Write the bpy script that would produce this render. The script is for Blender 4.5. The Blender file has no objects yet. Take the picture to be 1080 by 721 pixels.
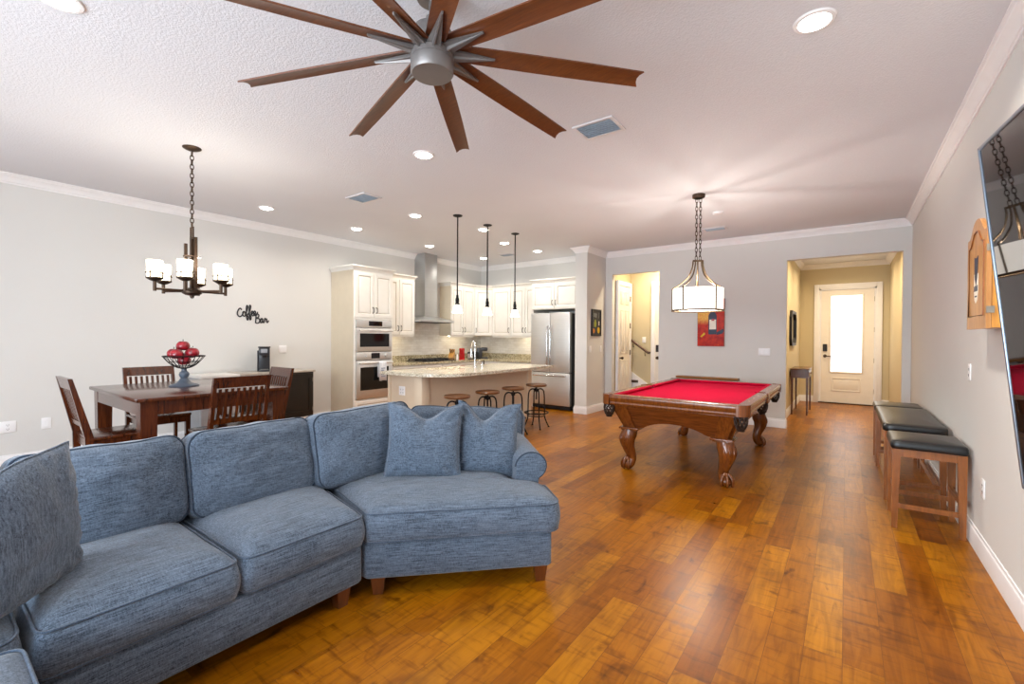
import bpy, bmesh, math, random
from mathutils import Vector, Matrix, noise
from mathutils.geometry import tessellate_polygon

PI = math.pi
sc = bpy.context.scene
C = sc.collection
H = 3.05            # ceiling height
XL, XR, YB = -6.99, 0.712, 8.226   # left wall, right wall, far wall
YREAR = -2.6        # wall behind the camera
FY = 12.15          # entry door wall
FX = -0.85          # entry hall left wall
HX, HY = -3.66, 9.15  # stair hall left wall and back wall

# ------------------------------------------------------------------ camera
def setup_camera():
    yaw, pit, rol = math.radians(36.4074), math.radians(-0.54536), math.radians(0.33589)
    fwd = Vector((-math.sin(yaw), math.cos(yaw), 0)); rt = Vector((math.cos(yaw), math.sin(yaw), 0)); up = Vector((0, 0, 1))
    f2 = fwd*math.cos(pit)+up*math.sin(pit); u2 = up*math.cos(pit)-fwd*math.sin(pit)
    r3 = rt*math.cos(rol)+u2*math.sin(rol); u3 = u2*math.cos(rol)-rt*math.sin(rol)
    cd = bpy.data.cameras.new('camera'); cam = bpy.data.objects.new('camera', cd); C.objects.link(cam)
    cd.sensor_width = 36; cd.lens = 478.145/1080*36; cd.clip_start = 0.02; cd.clip_end = 100
    m = Matrix((r3, u3, -f2)).transposed().to_4x4(); m.translation = (0, 0, 1.39)
    cam.matrix_world = m
    sc.camera = cam
setup_camera()

# ------------------------------------------------------------------ look, world, big lights
sc.view_settings.view_transform = 'Standard'
sc.view_settings.look = 'None'
sc.view_settings.gamma = 1
sc.view_settings.use_curve_mapping = False
sc.view_settings.exposure = 0.34
sc.cycles.use_denoising = True
sc.cycles.max_bounces = 8
sc.cycles.diffuse_bounces = 5
sc.cycles.sample_clamp_indirect = 6

WINDOW_POWER = 430      # daylight through the glass doors behind the camera
SIDE_POWER = 25         # daylight through the living room side window
RECESSED_POWER = 13
w = bpy.data.worlds.new('world'); sc.world = w; w.use_nodes = True
w.node_tree.nodes['Background'].inputs[0].default_value = (0.75, 0.87, 1.0, 1)
w.node_tree.nodes['Background'].inputs[1].default_value = 1.0

def area(name, loc, rot, sx, sy, power, color):
    ld = bpy.data.lights.new(name, 'AREA'); ld.shape = 'RECTANGLE'; ld.size = sx; ld.size_y = sy
    ld.energy = power; ld.color = color
    o = bpy.data.objects.new(name, ld); o.location = loc; o.rotation_euler = rot; C.objects.link(o)
    return o
def point(name, loc, power, color, r=0.04):
    ld = bpy.data.lights.new(name, 'POINT'); ld.energy = power; ld.color = color; ld.shadow_soft_size = r
    o = bpy.data.objects.new(name, ld); o.location = loc; C.objects.link(o); return o
def disk(name, loc, power, color, r=0.07, spread=PI*0.85):
    ld = bpy.data.lights.new(name, 'AREA'); ld.shape = 'DISK'; ld.size = 2*r; ld.energy = power; ld.color = color; ld.spread = spread
    o = bpy.data.objects.new(name, ld); o.location = loc; C.objects.link(o); return o
DAY = (0.78, 0.90, 1.0); WARM = (1.0, 0.93, 0.82); WARMER = (1.0, 0.80, 0.52)
area('daylight_glass_doors', (-2.0, YREAR-0.16, 1.27), (PI/2, 0, 0), 4.5, 2.3, WINDOW_POWER, DAY)   # faces +Y
area('daylight_side_window', (-6.9+0.0-0.25, -1.3, 1.55), (PI/2, 0, -PI/2), 1.5, 1.3, SIDE_POWER, DAY)  # faces +X

# ------------------------------------------------------------------ materials
def lin(h):
    h = h.lstrip('#'); r = []
    for i in (0, 2, 4):
        c = int(h[i:i+2], 16)/255
        r.append(c/12.92 if c <= 0.04045 else ((c+0.055)/1.055)**2.4)
    return (r[0], r[1], r[2], 1)
def nmat(name):
    m = bpy.data.materials.new(name); m.use_nodes = True
    nt = m.node_tree; b = nt.nodes['Principled BSDF']
    return m, nt, b
def N(nt, t, **kw):
    n = nt.nodes.new(t)
    for k, v in kw.items(): setattr(n, k, v)
    return n
def ramp(nt, stops):
    r = N(nt, 'ShaderNodeValToRGB'); e = r.color_ramp.elements
    while len(e) < len(stops): e.new(0.5)
    for i, (p, c) in enumerate(stops): e[i].position = p; e[i].color = c
    return r
def bump(nt, b, src, strength, dist=0.01):
    n = N(nt, 'ShaderNodeBump'); n.inputs['Strength'].default_value = strength; n.inputs['Distance'].default_value = dist
    nt.links.new(src, n.inputs['Height']); nt.links.new(n.outputs[0], b.inputs['Normal'])
def tex(nt, scale=(1, 1, 1), kind='Object', rot=(0, 0, 0)):
    tc = N(nt, 'ShaderNodeTexCoord'); mp = N(nt, 'ShaderNodeMapping')
    mp.inputs['Scale'].default_value = scale; src = tc.outputs[kind]
    if any(rot):
        m0 = N(nt, 'ShaderNodeMapping'); m0.inputs['Rotation'].default_value = rot; nt.links.new(src, m0.inputs['Vector']); src = m0.outputs[0]
    nt.links.new(src, mp.inputs['Vector']); return mp.outputs[0]
def noise_n(nt, vec, scale, detail=3, rough=0.5):
    n = N(nt, 'ShaderNodeTexNoise'); n.inputs['Scale'].default_value = scale; n.inputs['Detail'].default_value = detail
    n.inputs['Roughness'].default_value = rough; nt.links.new(vec, n.inputs['Vector']); return n
def plain(name, col, rough=0.5, metal=0.0, var=0.06, bmp=0.0, vscale=8, coat=0.0):
    m, nt, b = nmat(name)
    n = noise_n(nt, tex(nt), vscale, 3)
    c = lin(col) if isinstance(col, str) else col
    lo = tuple(x*(1-var) for x in c[:3])+(1,); hi = tuple(min(1, x*(1+var)) for x in c[:3])+(1,)
    r = ramp(nt, [(0.3, lo), (0.7, hi)])
    nt.links.new(n.outputs[0], r.inputs[0]); nt.links.new(r.outputs[0], b.inputs['Base Color'])
    b.inputs['Roughness'].default_value = rough; b.inputs['Metallic'].default_value = metal
    b.inputs['Coat Weight'].default_value = coat
    if bmp: bump(nt, b, n.outputs[0], bmp)
    return m
def wood(name, c1, c2, rough=0.3, scale=(14, 14, 1.4), coat=0.2, contrast=0.25):
    m, nt, b = nmat(name)
    n = noise_n(nt, tex(nt, scale), 3, 6, 0.6); n.inputs['Distortion'].default_value = 0.6
    r = ramp(nt, [(0.5-contrast, lin(c1)), (0.5+contrast, lin(c2))])
    nt.links.new(n.outputs[0], r.inputs[0]); nt.links.new(r.outputs[0], b.inputs['Base Color'])
    b.inputs['Roughness'].default_value = rough; b.inputs['Coat Weight'].default_value = coat; b.inputs['Coat Roughness'].default_value = 0.15
    bump(nt, b, n.outputs[0], 0.08)
    return m
def emit(name, col, strength):
    m, nt, b = nmat(name)
    b.inputs['Base Color'].default_value = (0.8, 0.8, 0.78, 1)
    b.inputs['Emission Color'].default_value = lin(col); b.inputs['Emission Strength'].default_value = strength
    n = noise_n(nt, tex(nt), 6, 2); r = ramp(nt, [(0, (0.75, 0.75, 0.73, 1)), (1, (0.85, 0.85, 0.83, 1))])
    nt.links.new(n.outputs[0], r.inputs[0]); nt.links.new(r.outputs[0], b.inputs['Base Color'])
    return m

def mat_floor():
    m, nt, b = nmat('hand_scraped_planks')
    L = nt.links.new
    tc = N(nt, 'ShaderNodeTexCoord'); sp = N(nt, 'ShaderNodeSeparateXYZ'); L(tc.outputs['Object'], sp.inputs[0])
    def M(op, a, bb=None, c=None):
        n = N(nt, 'ShaderNodeMath', operation=op)
        for i, x in enumerate((a, bb, c)):
            if x is None: continue
            if isinstance(x, (int, float)): n.inputs[i].default_value = x
            else: L(x, n.inputs[i])
        return n.outputs[0]
    def wn(x, y=None):
        n = N(nt, 'ShaderNodeTexWhiteNoise'); n.noise_dimensions = '2D'
        cb = N(nt, 'ShaderNodeCombineXYZ'); L(x, cb.inputs[0])
        if y is not None: L(y, cb.inputs[1])
        L(cb.outputs[0], n.inputs['Vector']); return n
    u = M('DIVIDE', sp.outputs[0], 0.142); row = M('FLOOR', u); fu = M('FRACT', u)
    rr = wn(row).outputs['Value']
    v = M('ADD', M('DIVIDE', sp.outputs[1], 1.9), M('MULTIPLY', rr, 7.3)); cell = M('FLOOR', v); fv = M('FRACT', v)
    # split every board once more at a random place
    cid = wn(row, cell)
    sub = M('GREATER_THAN', fv, M('ADD', M('MULTIPLY', cid.outputs['Value'], 0.5), 0.25))
    cell2 = M('ADD', M('MULTIPLY', cell, 2), sub)
    pid = wn(row, M('ADD', cell2, 0.37))
    split = M('ADD', M('MULTIPLY', cid.outputs['Value'], 0.5), 0.25)
    eu = M('MINIMUM', fu, M('SUBTRACT', 1, fu)); ev = M('MINIMUM', M('MINIMUM', fv, M('SUBTRACT', 1, fv)), M('ABSOLUTE', M('SUBTRACT', fv, split)))
    gap = M('MINIMUM', M('MULTIPLY', eu, 0.142), M('MULTIPLY', ev, 1.9))
    gapm = M('LESS_THAN', gap, 0.0012)
    base = ramp(nt, [(0.0, lin('#8a4d04')), (0.3, lin('#985a05')), (0.7, lin('#a46506')), (1.0, lin('#b0720b'))])
    L(pid.outputs['Value'], base.inputs[0])
    # grain along the board, offset per board
    off = N(nt, 'ShaderNodeVectorMath', operation='MULTIPLY_ADD'); L(pid.outputs['Color'], off.inputs[0]); off.inputs[1].default_value = (9, 9, 9); L(tc.outputs['Object'], off.inputs[2])
    def nz(scale, vec, detail=5, dist=0.0):
        mp = N(nt, 'ShaderNodeMapping'); mp.inputs['Scale'].default_value = scale; L(vec, mp.inputs['Vector'])
        n = noise_n(nt, mp.outputs[0], 1, detail, 0.6); n.inputs['Distortion'].default_value = dist; return n
    g = nz((26, 2.2, 1), off.outputs[0], 6, 1.2)
    gr = ramp(nt, [(0.3, (0.55, 0.47, 0.36, 1)), (0.6, (1.06, 1.06, 1.06, 1))]); L(g.outputs[0], gr.inputs[0])
    mx = N(nt, 'ShaderNodeMixRGB', blend_type='MULTIPLY'); mx.inputs[0].default_value = 0.75; L(base.outputs[0], mx.inputs[1]); L(gr.outputs[0], mx.inputs[2])
    s = nz((4, 26, 1), off.outputs[0], 4, 0.35)   # scraper marks across the board
    sr = ramp(nt, [(0.28, (0.5, 0.41, 0.32, 1)), (0.47, (1, 1, 1, 1))]); L(s.outputs[0], sr.inputs[0])
    mx2 = N(nt, 'ShaderNodeMixRGB', blend_type='MULTIPLY'); mx2.inputs[0].default_value = 0.95; L(mx.outputs[0], mx2.inputs[1]); L(sr.outputs[0], mx2.inputs[2])
    k = nz((8, 4, 1), off.outputs[0], 3, 0.8)  # knots and dark patches
    kr = ramp(nt, [(0.26, (0.35, 0.25, 0.18, 1)), (0.38, (1, 1, 1, 1))]); L(k.outputs[0], kr.inputs[0])
    mx3 = N(nt, 'ShaderNodeMixRGB', blend_type='MULTIPLY'); mx3.inputs[0].default_value = 0.9; L(mx2.outputs[0], mx3.inputs[1]); L(kr.outputs[0], mx3.inputs[2])
    w0 = nz((2.6, 1.5, 1), tc.outputs['Object'], 4, 0.6)   # broad stain mottling
    w1 = ramp(nt, [(0.30, (0.52, 0.44, 0.34, 1)), (0.46, (0.92, 0.9, 0.86, 1)), (0.68, (1.08, 1.08, 1.06, 1))]); L(w0.outputs[0], w1.inputs[0])
    mx5 = N(nt, 'ShaderNodeMixRGB', blend_type='MULTIPLY'); mx5.inputs[0].default_value = 1; L(mx3.outputs[0], mx5.inputs[1]); L(w1.outputs[0], mx5.inputs[2]); mx3 = mx5
    mx4 = N(nt, 'ShaderNodeMixRGB', blend_type='MIX'); L(gapm, mx4.inputs[0]); L(mx3.outputs[0], mx4.inputs[1]); mx4.inputs[2].default_value = lin('#6b3b0c')
    L(mx4.outputs[0], b.inputs['Base Color'])
    rg = ramp(nt, [(0, (0.22,)*3+(1,)), (1, (0.42,)*3+(1,))]); L(s.outputs[0], rg.inputs[0]); L(rg.outputs[0], b.inputs['Roughness'])
    b.inputs['Specular IOR Level'].default_value = 0.24
    hsum = M('ADD', M('MULTIPLY', s.outputs[0], 0.8), M('MULTIPLY', g.outputs[0], 0.3))
    h2 = M('SUBTRACT', hsum, M('MULTIPLY', gapm, 0.6))
    bump(nt, b, h2, 0.22, 0.004)
    return m
def mat_knockdown(name, col, strength, scale):
    m, nt, b = nmat(name)
    v = tex(nt)
    n = noise_n(nt, v, scale, 4, 0.55)
    r = ramp(nt, [(0.42, (0, 0, 0, 1)), (0.58, (1, 1, 1, 1))]); nt.links.new(n.outputs[0], r.inputs[0])
    bump(nt, b, r.outputs[0], strength, 0.004)
    c = lin(col); n2 = noise_n(nt, v, 1.3, 2)
    r2 = ramp(nt, [(0.3, tuple(x*0.975 for x in c[:3])+(1,)), (0.7, c)]); nt.links.new(n2.outputs[0], r2.inputs[0])
    nt.links.new(r2.outputs[0], b.inputs['Base Color']); b.inputs['Roughness'].default_value = 0.85
    return m
def mat_fabric(name, dark, light, ang=0.0, sc_=(210, 10, 210)):
    m, nt, b = nmat(name); L = nt.links.new
    a = noise_n(nt, tex(nt, sc_, rot=(0, 0, ang)), 1, 4, 0.75)     # slubs running along the cushion
    c = noise_n(nt, tex(nt, (60, 170, 60), rot=(0, 0, ang)), 1, 3, 0.7)
    d = noise_n(nt, tex(nt, (300, 300, 300)), 1, 1, 0.5)
    e = noise_n(nt, tex(nt), 3.0, 3, 0.5)
    def mixf(x, y, f):
        q = N(nt, 'ShaderNodeMix'); q.data_type = 'FLOAT'; q.inputs[0].default_value = f; L(x, q.inputs[2]); L(y, q.inputs[3]); return q.outputs[0]
    s = mixf(mixf(mixf(a.outputs[0], c.outputs[0], 0.32), d.outputs[0], 0.22), e.outputs[0], 0.10)
    r = ramp(nt, [(0.39, lin(dark)), (0.61, lin(light))]); L(s, r.inputs[0]); L(r.outputs[0], b.inputs['Base Color'])
    b.inputs['Roughness'].default_value = 0.9; b.inputs['Specular IOR Level'].default_value = 0.2
    b.inputs['Sheen Weight'].default_value = 0.25; b.inputs['Sheen Roughness'].default_value = 0.5
    bump(nt, b, s, 0.5, 0.003)
    return m
def mat_granite(name, cols=('#3c3324', '#8d8064', '#c3b898', '#e3dac2')):
    m, nt, b = nmat(name); L = nt.links.new
    v = tex(nt)
    vo = N(nt, 'ShaderNodeTexVoronoi'); vo.inputs['Scale'].default_value = 70; L(v, vo.inputs['Vector'])
    n = noise_n(nt, v, 22, 5, 0.7)
    bw = N(nt, 'ShaderNodeRGBToBW'); L(vo.outputs['Color'], bw.inputs[0])
    q = N(nt, 'ShaderNodeMix'); q.data_type = 'FLOAT'; q.inputs[0].default_value = 0.5; L(bw.outputs[0], q.inputs[2]); L(n.outputs[0], q.inputs[3])
    r = ramp(nt, [(0.22, lin(cols[0])), (0.38, lin(cols[1])), (0.55, lin(cols[2])), (0.75, lin(cols[3]))]); L(q.outputs[0], r.inputs[0])
    L(r.outputs[0], b.inputs['Base Color']); b.inputs['Roughness'].default_value = 0.12
    return m
def mat_steel(name, col='#dddddc', rough=0.36, axis=(2, 2, 260)):
    m, nt, b = nmat(name)
    n = noise_n(nt, tex(nt, axis), 1, 3)
    c = lin(col); r = ramp(nt, [(0.3, tuple(x*0.9 for x in c[:3])+(1,)), (0.7, c)])
    nt.links.new(n.outputs[0], r.inputs[0]); nt.links.new(r.outputs[0], b.inputs['Base Color'])
    b.inputs['Metallic'].default_value = 0.85; b.inputs['Roughness'].default_value = rough
    bump(nt, b, n.outputs[0], 0.04)
    return m
def mat_tile(name):
    m, nt, b = nmat(name); L = nt.links.new
    br = N(nt, 'ShaderNodeTexBrick'); br.inputs['Scale'].default_value = 1
    br.inputs['Brick Width'].default_value = 0.152; br.inputs['Row Height'].default_value = 0.05; br.inputs['Mortar Size'].default_value = 0.0025
    br.inputs['Color1'].default_value = lin('#efece6'); br.inputs['Color2'].default_value = lin('#e2ddd4'); br.inputs['Mortar'].default_value = lin('#d8d3ca')
    tc = N(nt, 'ShaderNodeTexCoord'); sp = N(nt, 'ShaderNodeSeparateXYZ'); L(tc.outputs['Object'], sp.inputs[0])
    ad = N(nt, 'ShaderNodeMath', operation='ADD'); L(sp.outputs[0], ad.inputs[0]); L(sp.outputs[1], ad.inputs[1])
    cb = N(nt, 'ShaderNodeCombineXYZ'); L(ad.outputs[0], cb.inputs[0]); L(sp.outputs[2], cb.inputs[1]); L(cb.outputs[0], br.inputs['Vector'])
    n = noise_n(nt, tex(nt, (1, 1, 2)), 5, 5, 0.65)
    r = ramp(nt, [(0.3, (0.88, 0.87, 0.86, 1)), (0.6, (1, 1, 1, 1))]); L(n.outputs[0], r.inputs[0])
    mx = N(nt, 'ShaderNodeMixRGB', blend_type='MULTIPLY'); mx.inputs[0].default_value = 1; L(br.outputs[0], mx.inputs[1]); L(r.outputs[0], mx.inputs[2])
    L(mx.outputs[0], b.inputs['Base Color']); b.inputs['Roughness'].default_value = 0.25
    bump(nt, b, br.outputs['Fac'], -0.15, 0.002)
    return m
def mat_glass(name, tint=(1, 1, 1, 1), rough=0.0, fac=0.12):
    m = bpy.data.materials.new(name); m.use_nodes = True; nt = m.node_tree; nt.nodes.clear()
    o = N(nt, 'ShaderNodeOutputMaterial'); t = N(nt, 'ShaderNodeBsdfTransparent'); g = N(nt, 'ShaderNodeBsdfGlossy'); x = N(nt, 'ShaderNodeMixShader')
    t.inputs[0].default_value = tint; g.inputs['Roughness'].default_value = rough; x.inputs[0].default_value = fac
    nt.links.new(t.outputs[0], x.inputs[1]); nt.links.new(g.outputs[0], x.inputs[2]); nt.links.new(x.outputs[0], o.inputs[0])
    return m

MT = dict(
    floor=mat_floor(), ceiling=mat_knockdown('knockdown_ceiling', '#dcdde2', 0.30, 75),
    wall=mat_knockdown('greige_wall', '#d9d7d3', 0.10, 90), foyerwall=mat_knockdown('tan_wall', '#cdbf9d', 0.12, 90),
    trim=plain('white_trim', '#eceaea', 0.4, var=0.02),
    denim=mat_fabric('denim_blue_fabric', '#212c38', '#717f92'), denim2=mat_fabric('denim_blue_fabric_diagonal', '#212c38', '#717f92', PI/4), denim3=mat_fabric('denim_blue_fabric_upright', '#212c38', '#717f92', 0.0, (190, 190, 9)), piping=mat_fabric('dark_denim_piping', '#1c2531', '#3c495b'),
    sofaleg=wood('sofa_leg_wood', '#4a2410', '#6d3a18'),
    dine=wood('espresso_red_wood', '#251008', '#5f2d14', 0.22, coat=0.4), 
    pool=wood('cherry_pool_wood', '#52280d', '#884a19', 0.25, coat=0.4), poolpanel=wood('cherry_panel_wood', '#4c230b', '#804318', 0.25, (1.6, 14, 14), coat=0.4),
    seatpipe=mat_fabric('denim_seat_piping', '#27323f', '#56657a'),
    felt=plain('red_felt', '#a8062e', 1.0, var=0.05, vscale=60), leather=plain('brown_leather', '#6b3a1a', 0.4, var=0.15, bmp=0.1, vscale=40),
    net=plain('dark_leather_net', '#2c1a10', 0.5, var=0.2), hole=plain('pocket_black', '#0c0a09', 0.8), pearl=plain('rail_inlay', '#e8dcc8', 0.3),
    stoolwood=wood('stool_walnut', '#683812', '#9a5a24', 0.3), seatblack=plain('black_vinyl', '#16181a', 0.33, var=0.1, bmp=0.04, vscale=70),
    fanwood=wood('fan_walnut', '#4c2611', '#74401f', 0.4, (1.2, 30, 30), coat=0.1), fanmetal=plain('brushed_dark_nickel', '#827d7b', 0.42, 0.6),
    bronze=plain('oil_rubbed_bronze', '#4a3a2e', 0.4, 0.8, var=0.2), agedbrass=plain('aged_brass', '#6d5a45', 0.35, 0.9, var=0.2),
    black=plain('matte_black', '#17161a', 0.5), blackmetal=plain('black_iron', '#1c1b1d', 0.45, 0.7),
    shade=emit('lit_linen_shade', '#fff4e6', 1.5), lens=emit('recessed_lens', '#fff8f0', 18.0), pshade=emit('lit_pendant_glass', '#fff2dc', 3.0), cshade=emit('lit_candle_glass', '#ffeeca', 3.0),
    doorglass=emit('daylit_frosted_glass', '#f6faff', 1.6), strip=emit('under_cabinet_strip', '#fff0d0', 9.0),
    cab=plain('cream_cabinet_paint', '#e9e6df', 0.35, var=0.02), cabside=plain('cabinet_side_paint', '#d6c9b2', 0.4, var=0.02), glaze=plain('brown_glaze', '#a89c88', 0.5),
    cabtan=plain('island_paint', '#dac8b0', 0.45, var=0.02),
    granite=mat_granite('speckled_granite'), granite_sheen=mat_granite('granite_painted_sheen', ('#6a5c44', '#b9ae96', '#ddd5c2', '#f2ede0')), tile=mat_tile('marble_subway_tile'),  # second granite is paler: the island top's reflection is painted into its colour
    steel=mat_steel('stainless_steel'), hoodsteel=mat_steel('hood_steel', '#c4c5c5', 0.38), chrome=plain('polished_chrome', '#d5d5d5', 0.12, 1.0, var=0.02),
    ovenglass=plain('black_oven_glass', '#0d0c0c', 0.06), fridgedark=plain('fridge_side_grey', '#3a3b3d', 0.5),
    plate=plain('white_plastic', '#f0efef', 0.35, var=0.01), slot=plain('socket_slot', '#55555a', 0.5),
    vent=plain('vent_white', '#d8d6d8', 0.4), ventblade=plain('vent_louver', '#bcc7d2', 0.4, 0.0),
    doorw=plain('door_paint', '#eee7dc', 0.4, var=0.02), 
    tv=plain('tv_screen', '#08080a', 0.02, var=0.02), tvbezel=plain('tv_bezel', '#8b95a2', 0.3, 0.8),
    honey=wood('honey_oak', '#9a5f2a', '#c78f52', 0.35, (16, 16, 1.6)), honeyin=wood('honey_pine', '#b8742a', '#d99a3c', 0.4),
    navy=plain('navy_print', '#1c2a44', 0.5), cream=plain('cream_print', '#efe8d8', 0.6), yellow=plain('yellow_paint', '#d9b21c', 0.6), green=plain('green_paint', '#8f9a2a', 0.6), greyp=plain('grey_paint', '#6a6e72', 0.6), orange=plain('orange_paint', '#c97716', 0.6),
    apple=plain('apple_red', '#8c0f1e', 0.3, var=0.7, vscale=18, coat=0.3), pedestal=plain('slate_grey_paint', '#4a5360', 0.45, var=0.2),
    knife=wood('knife_block_wood', '#a8742e', '#c99348', 0.4), red=plain('red_enamel', '#b01018', 0.25), 
    towel=plain('white_towel', '#dcdfe4', 0.9, var=0.05, vscale=50), towelp=plain('grey_print', '#77839a', 0.9),
    bartop=wood('bar_stool_seat', '#4a2810', '#7a4c26', 0.3, (2, 16, 16)), 
    sidetop=wood('grey_stone_top', '#9a9186', '#c3b9ac', 0.3, (3, 3, 3), coat=0.1), espresso=plain('espresso_black_paint', '#17130f', 0.35, var=0.15), 
    consolew=wood('console_mahogany', '#3c1c0c', '#6a3818', 0.25), mirror=plain('mirror_silver', '#dfe0e0', 0.02, 1.0, var=0.01),
    greyapp=plain('grey_appliance', '#9fa2a6', 0.4, 0.3), whitetop=plain('white_laminate', '#dcdad5', 0.4), rail=wood('handrail_wood', '#3c1f0e', '#5c3018', 0.3), glass=mat_glass('window_glass'),
    coffeegrey=plain('charcoal_plastic', '#33353a', 0.35), hinge=plain('hinge_nickel', '#9c968c', 0.35, 0.9), shelfw=wood('shelf_oak', '#7c4f26', '#b08048', 0.35, (1.5, 14, 14)),
)
def mat_wine():
    m, nt, b = nmat('wine_still_life_canvas'); L = nt.links.new
    n = noise_n(nt, tex(nt, (6, 1, 5)), 2.2, 5, 0.6)
    r = ramp(nt, [(0.25, lin('#7a1210')), (0.42, lin('#a81a16')), (0.57, lin('#c43018')), (0.68, lin('#c81b1a')), (0.8, lin('#e8a02c'))]); L(n.outputs[0], r.inputs[0])
    n2 = noise_n(nt, tex(nt, (14, 1, 7)), 2.0, 4, 0.6)
    r2 = ramp(nt, [(0.3, lin('#c8631c')), (0.5, lin('#e9b95a')), (0.7, lin('#d6862e'))]); L(n2.outputs[0], r2.inputs[0])
    tc = N(nt, 'ShaderNodeTexCoord'); sp = N(nt, 'ShaderNodeSeparateXYZ'); L(tc.outputs['Object'], sp.inputs[0])
    def mr(o, a, bb, c=0, d=1):
        q = N(nt, 'ShaderNodeMapRange'); q.inputs[1].default_value = a; q.inputs[2].default_value = bb; L(o, q.inputs[0]); return q.outputs[0]
    f = N(nt, 'ShaderNodeMath', operation='MULTIPLY'); L(mr(sp.outputs[2], 0.36, 0.46), f.inputs[0]); L(mr(sp.outputs[0], 0.03, -0.05), f.inputs[1])
    mx = N(nt, 'ShaderNodeMixRGB'); L(f.outputs[0], mx.inputs[0]); L(r.outputs[0], mx.inputs[1]); L(r2.outputs[0], mx.inputs[2])
    L(mx.outputs[0], b.inputs['Base Color']); b.inputs['Roughness'].default_value = 0.6
    return m
MT['wine'] = mat_wine()
MT['felt'].node_tree.nodes['Principled BSDF'].inputs['Specular IOR Level'].default_value = 0.08

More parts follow.
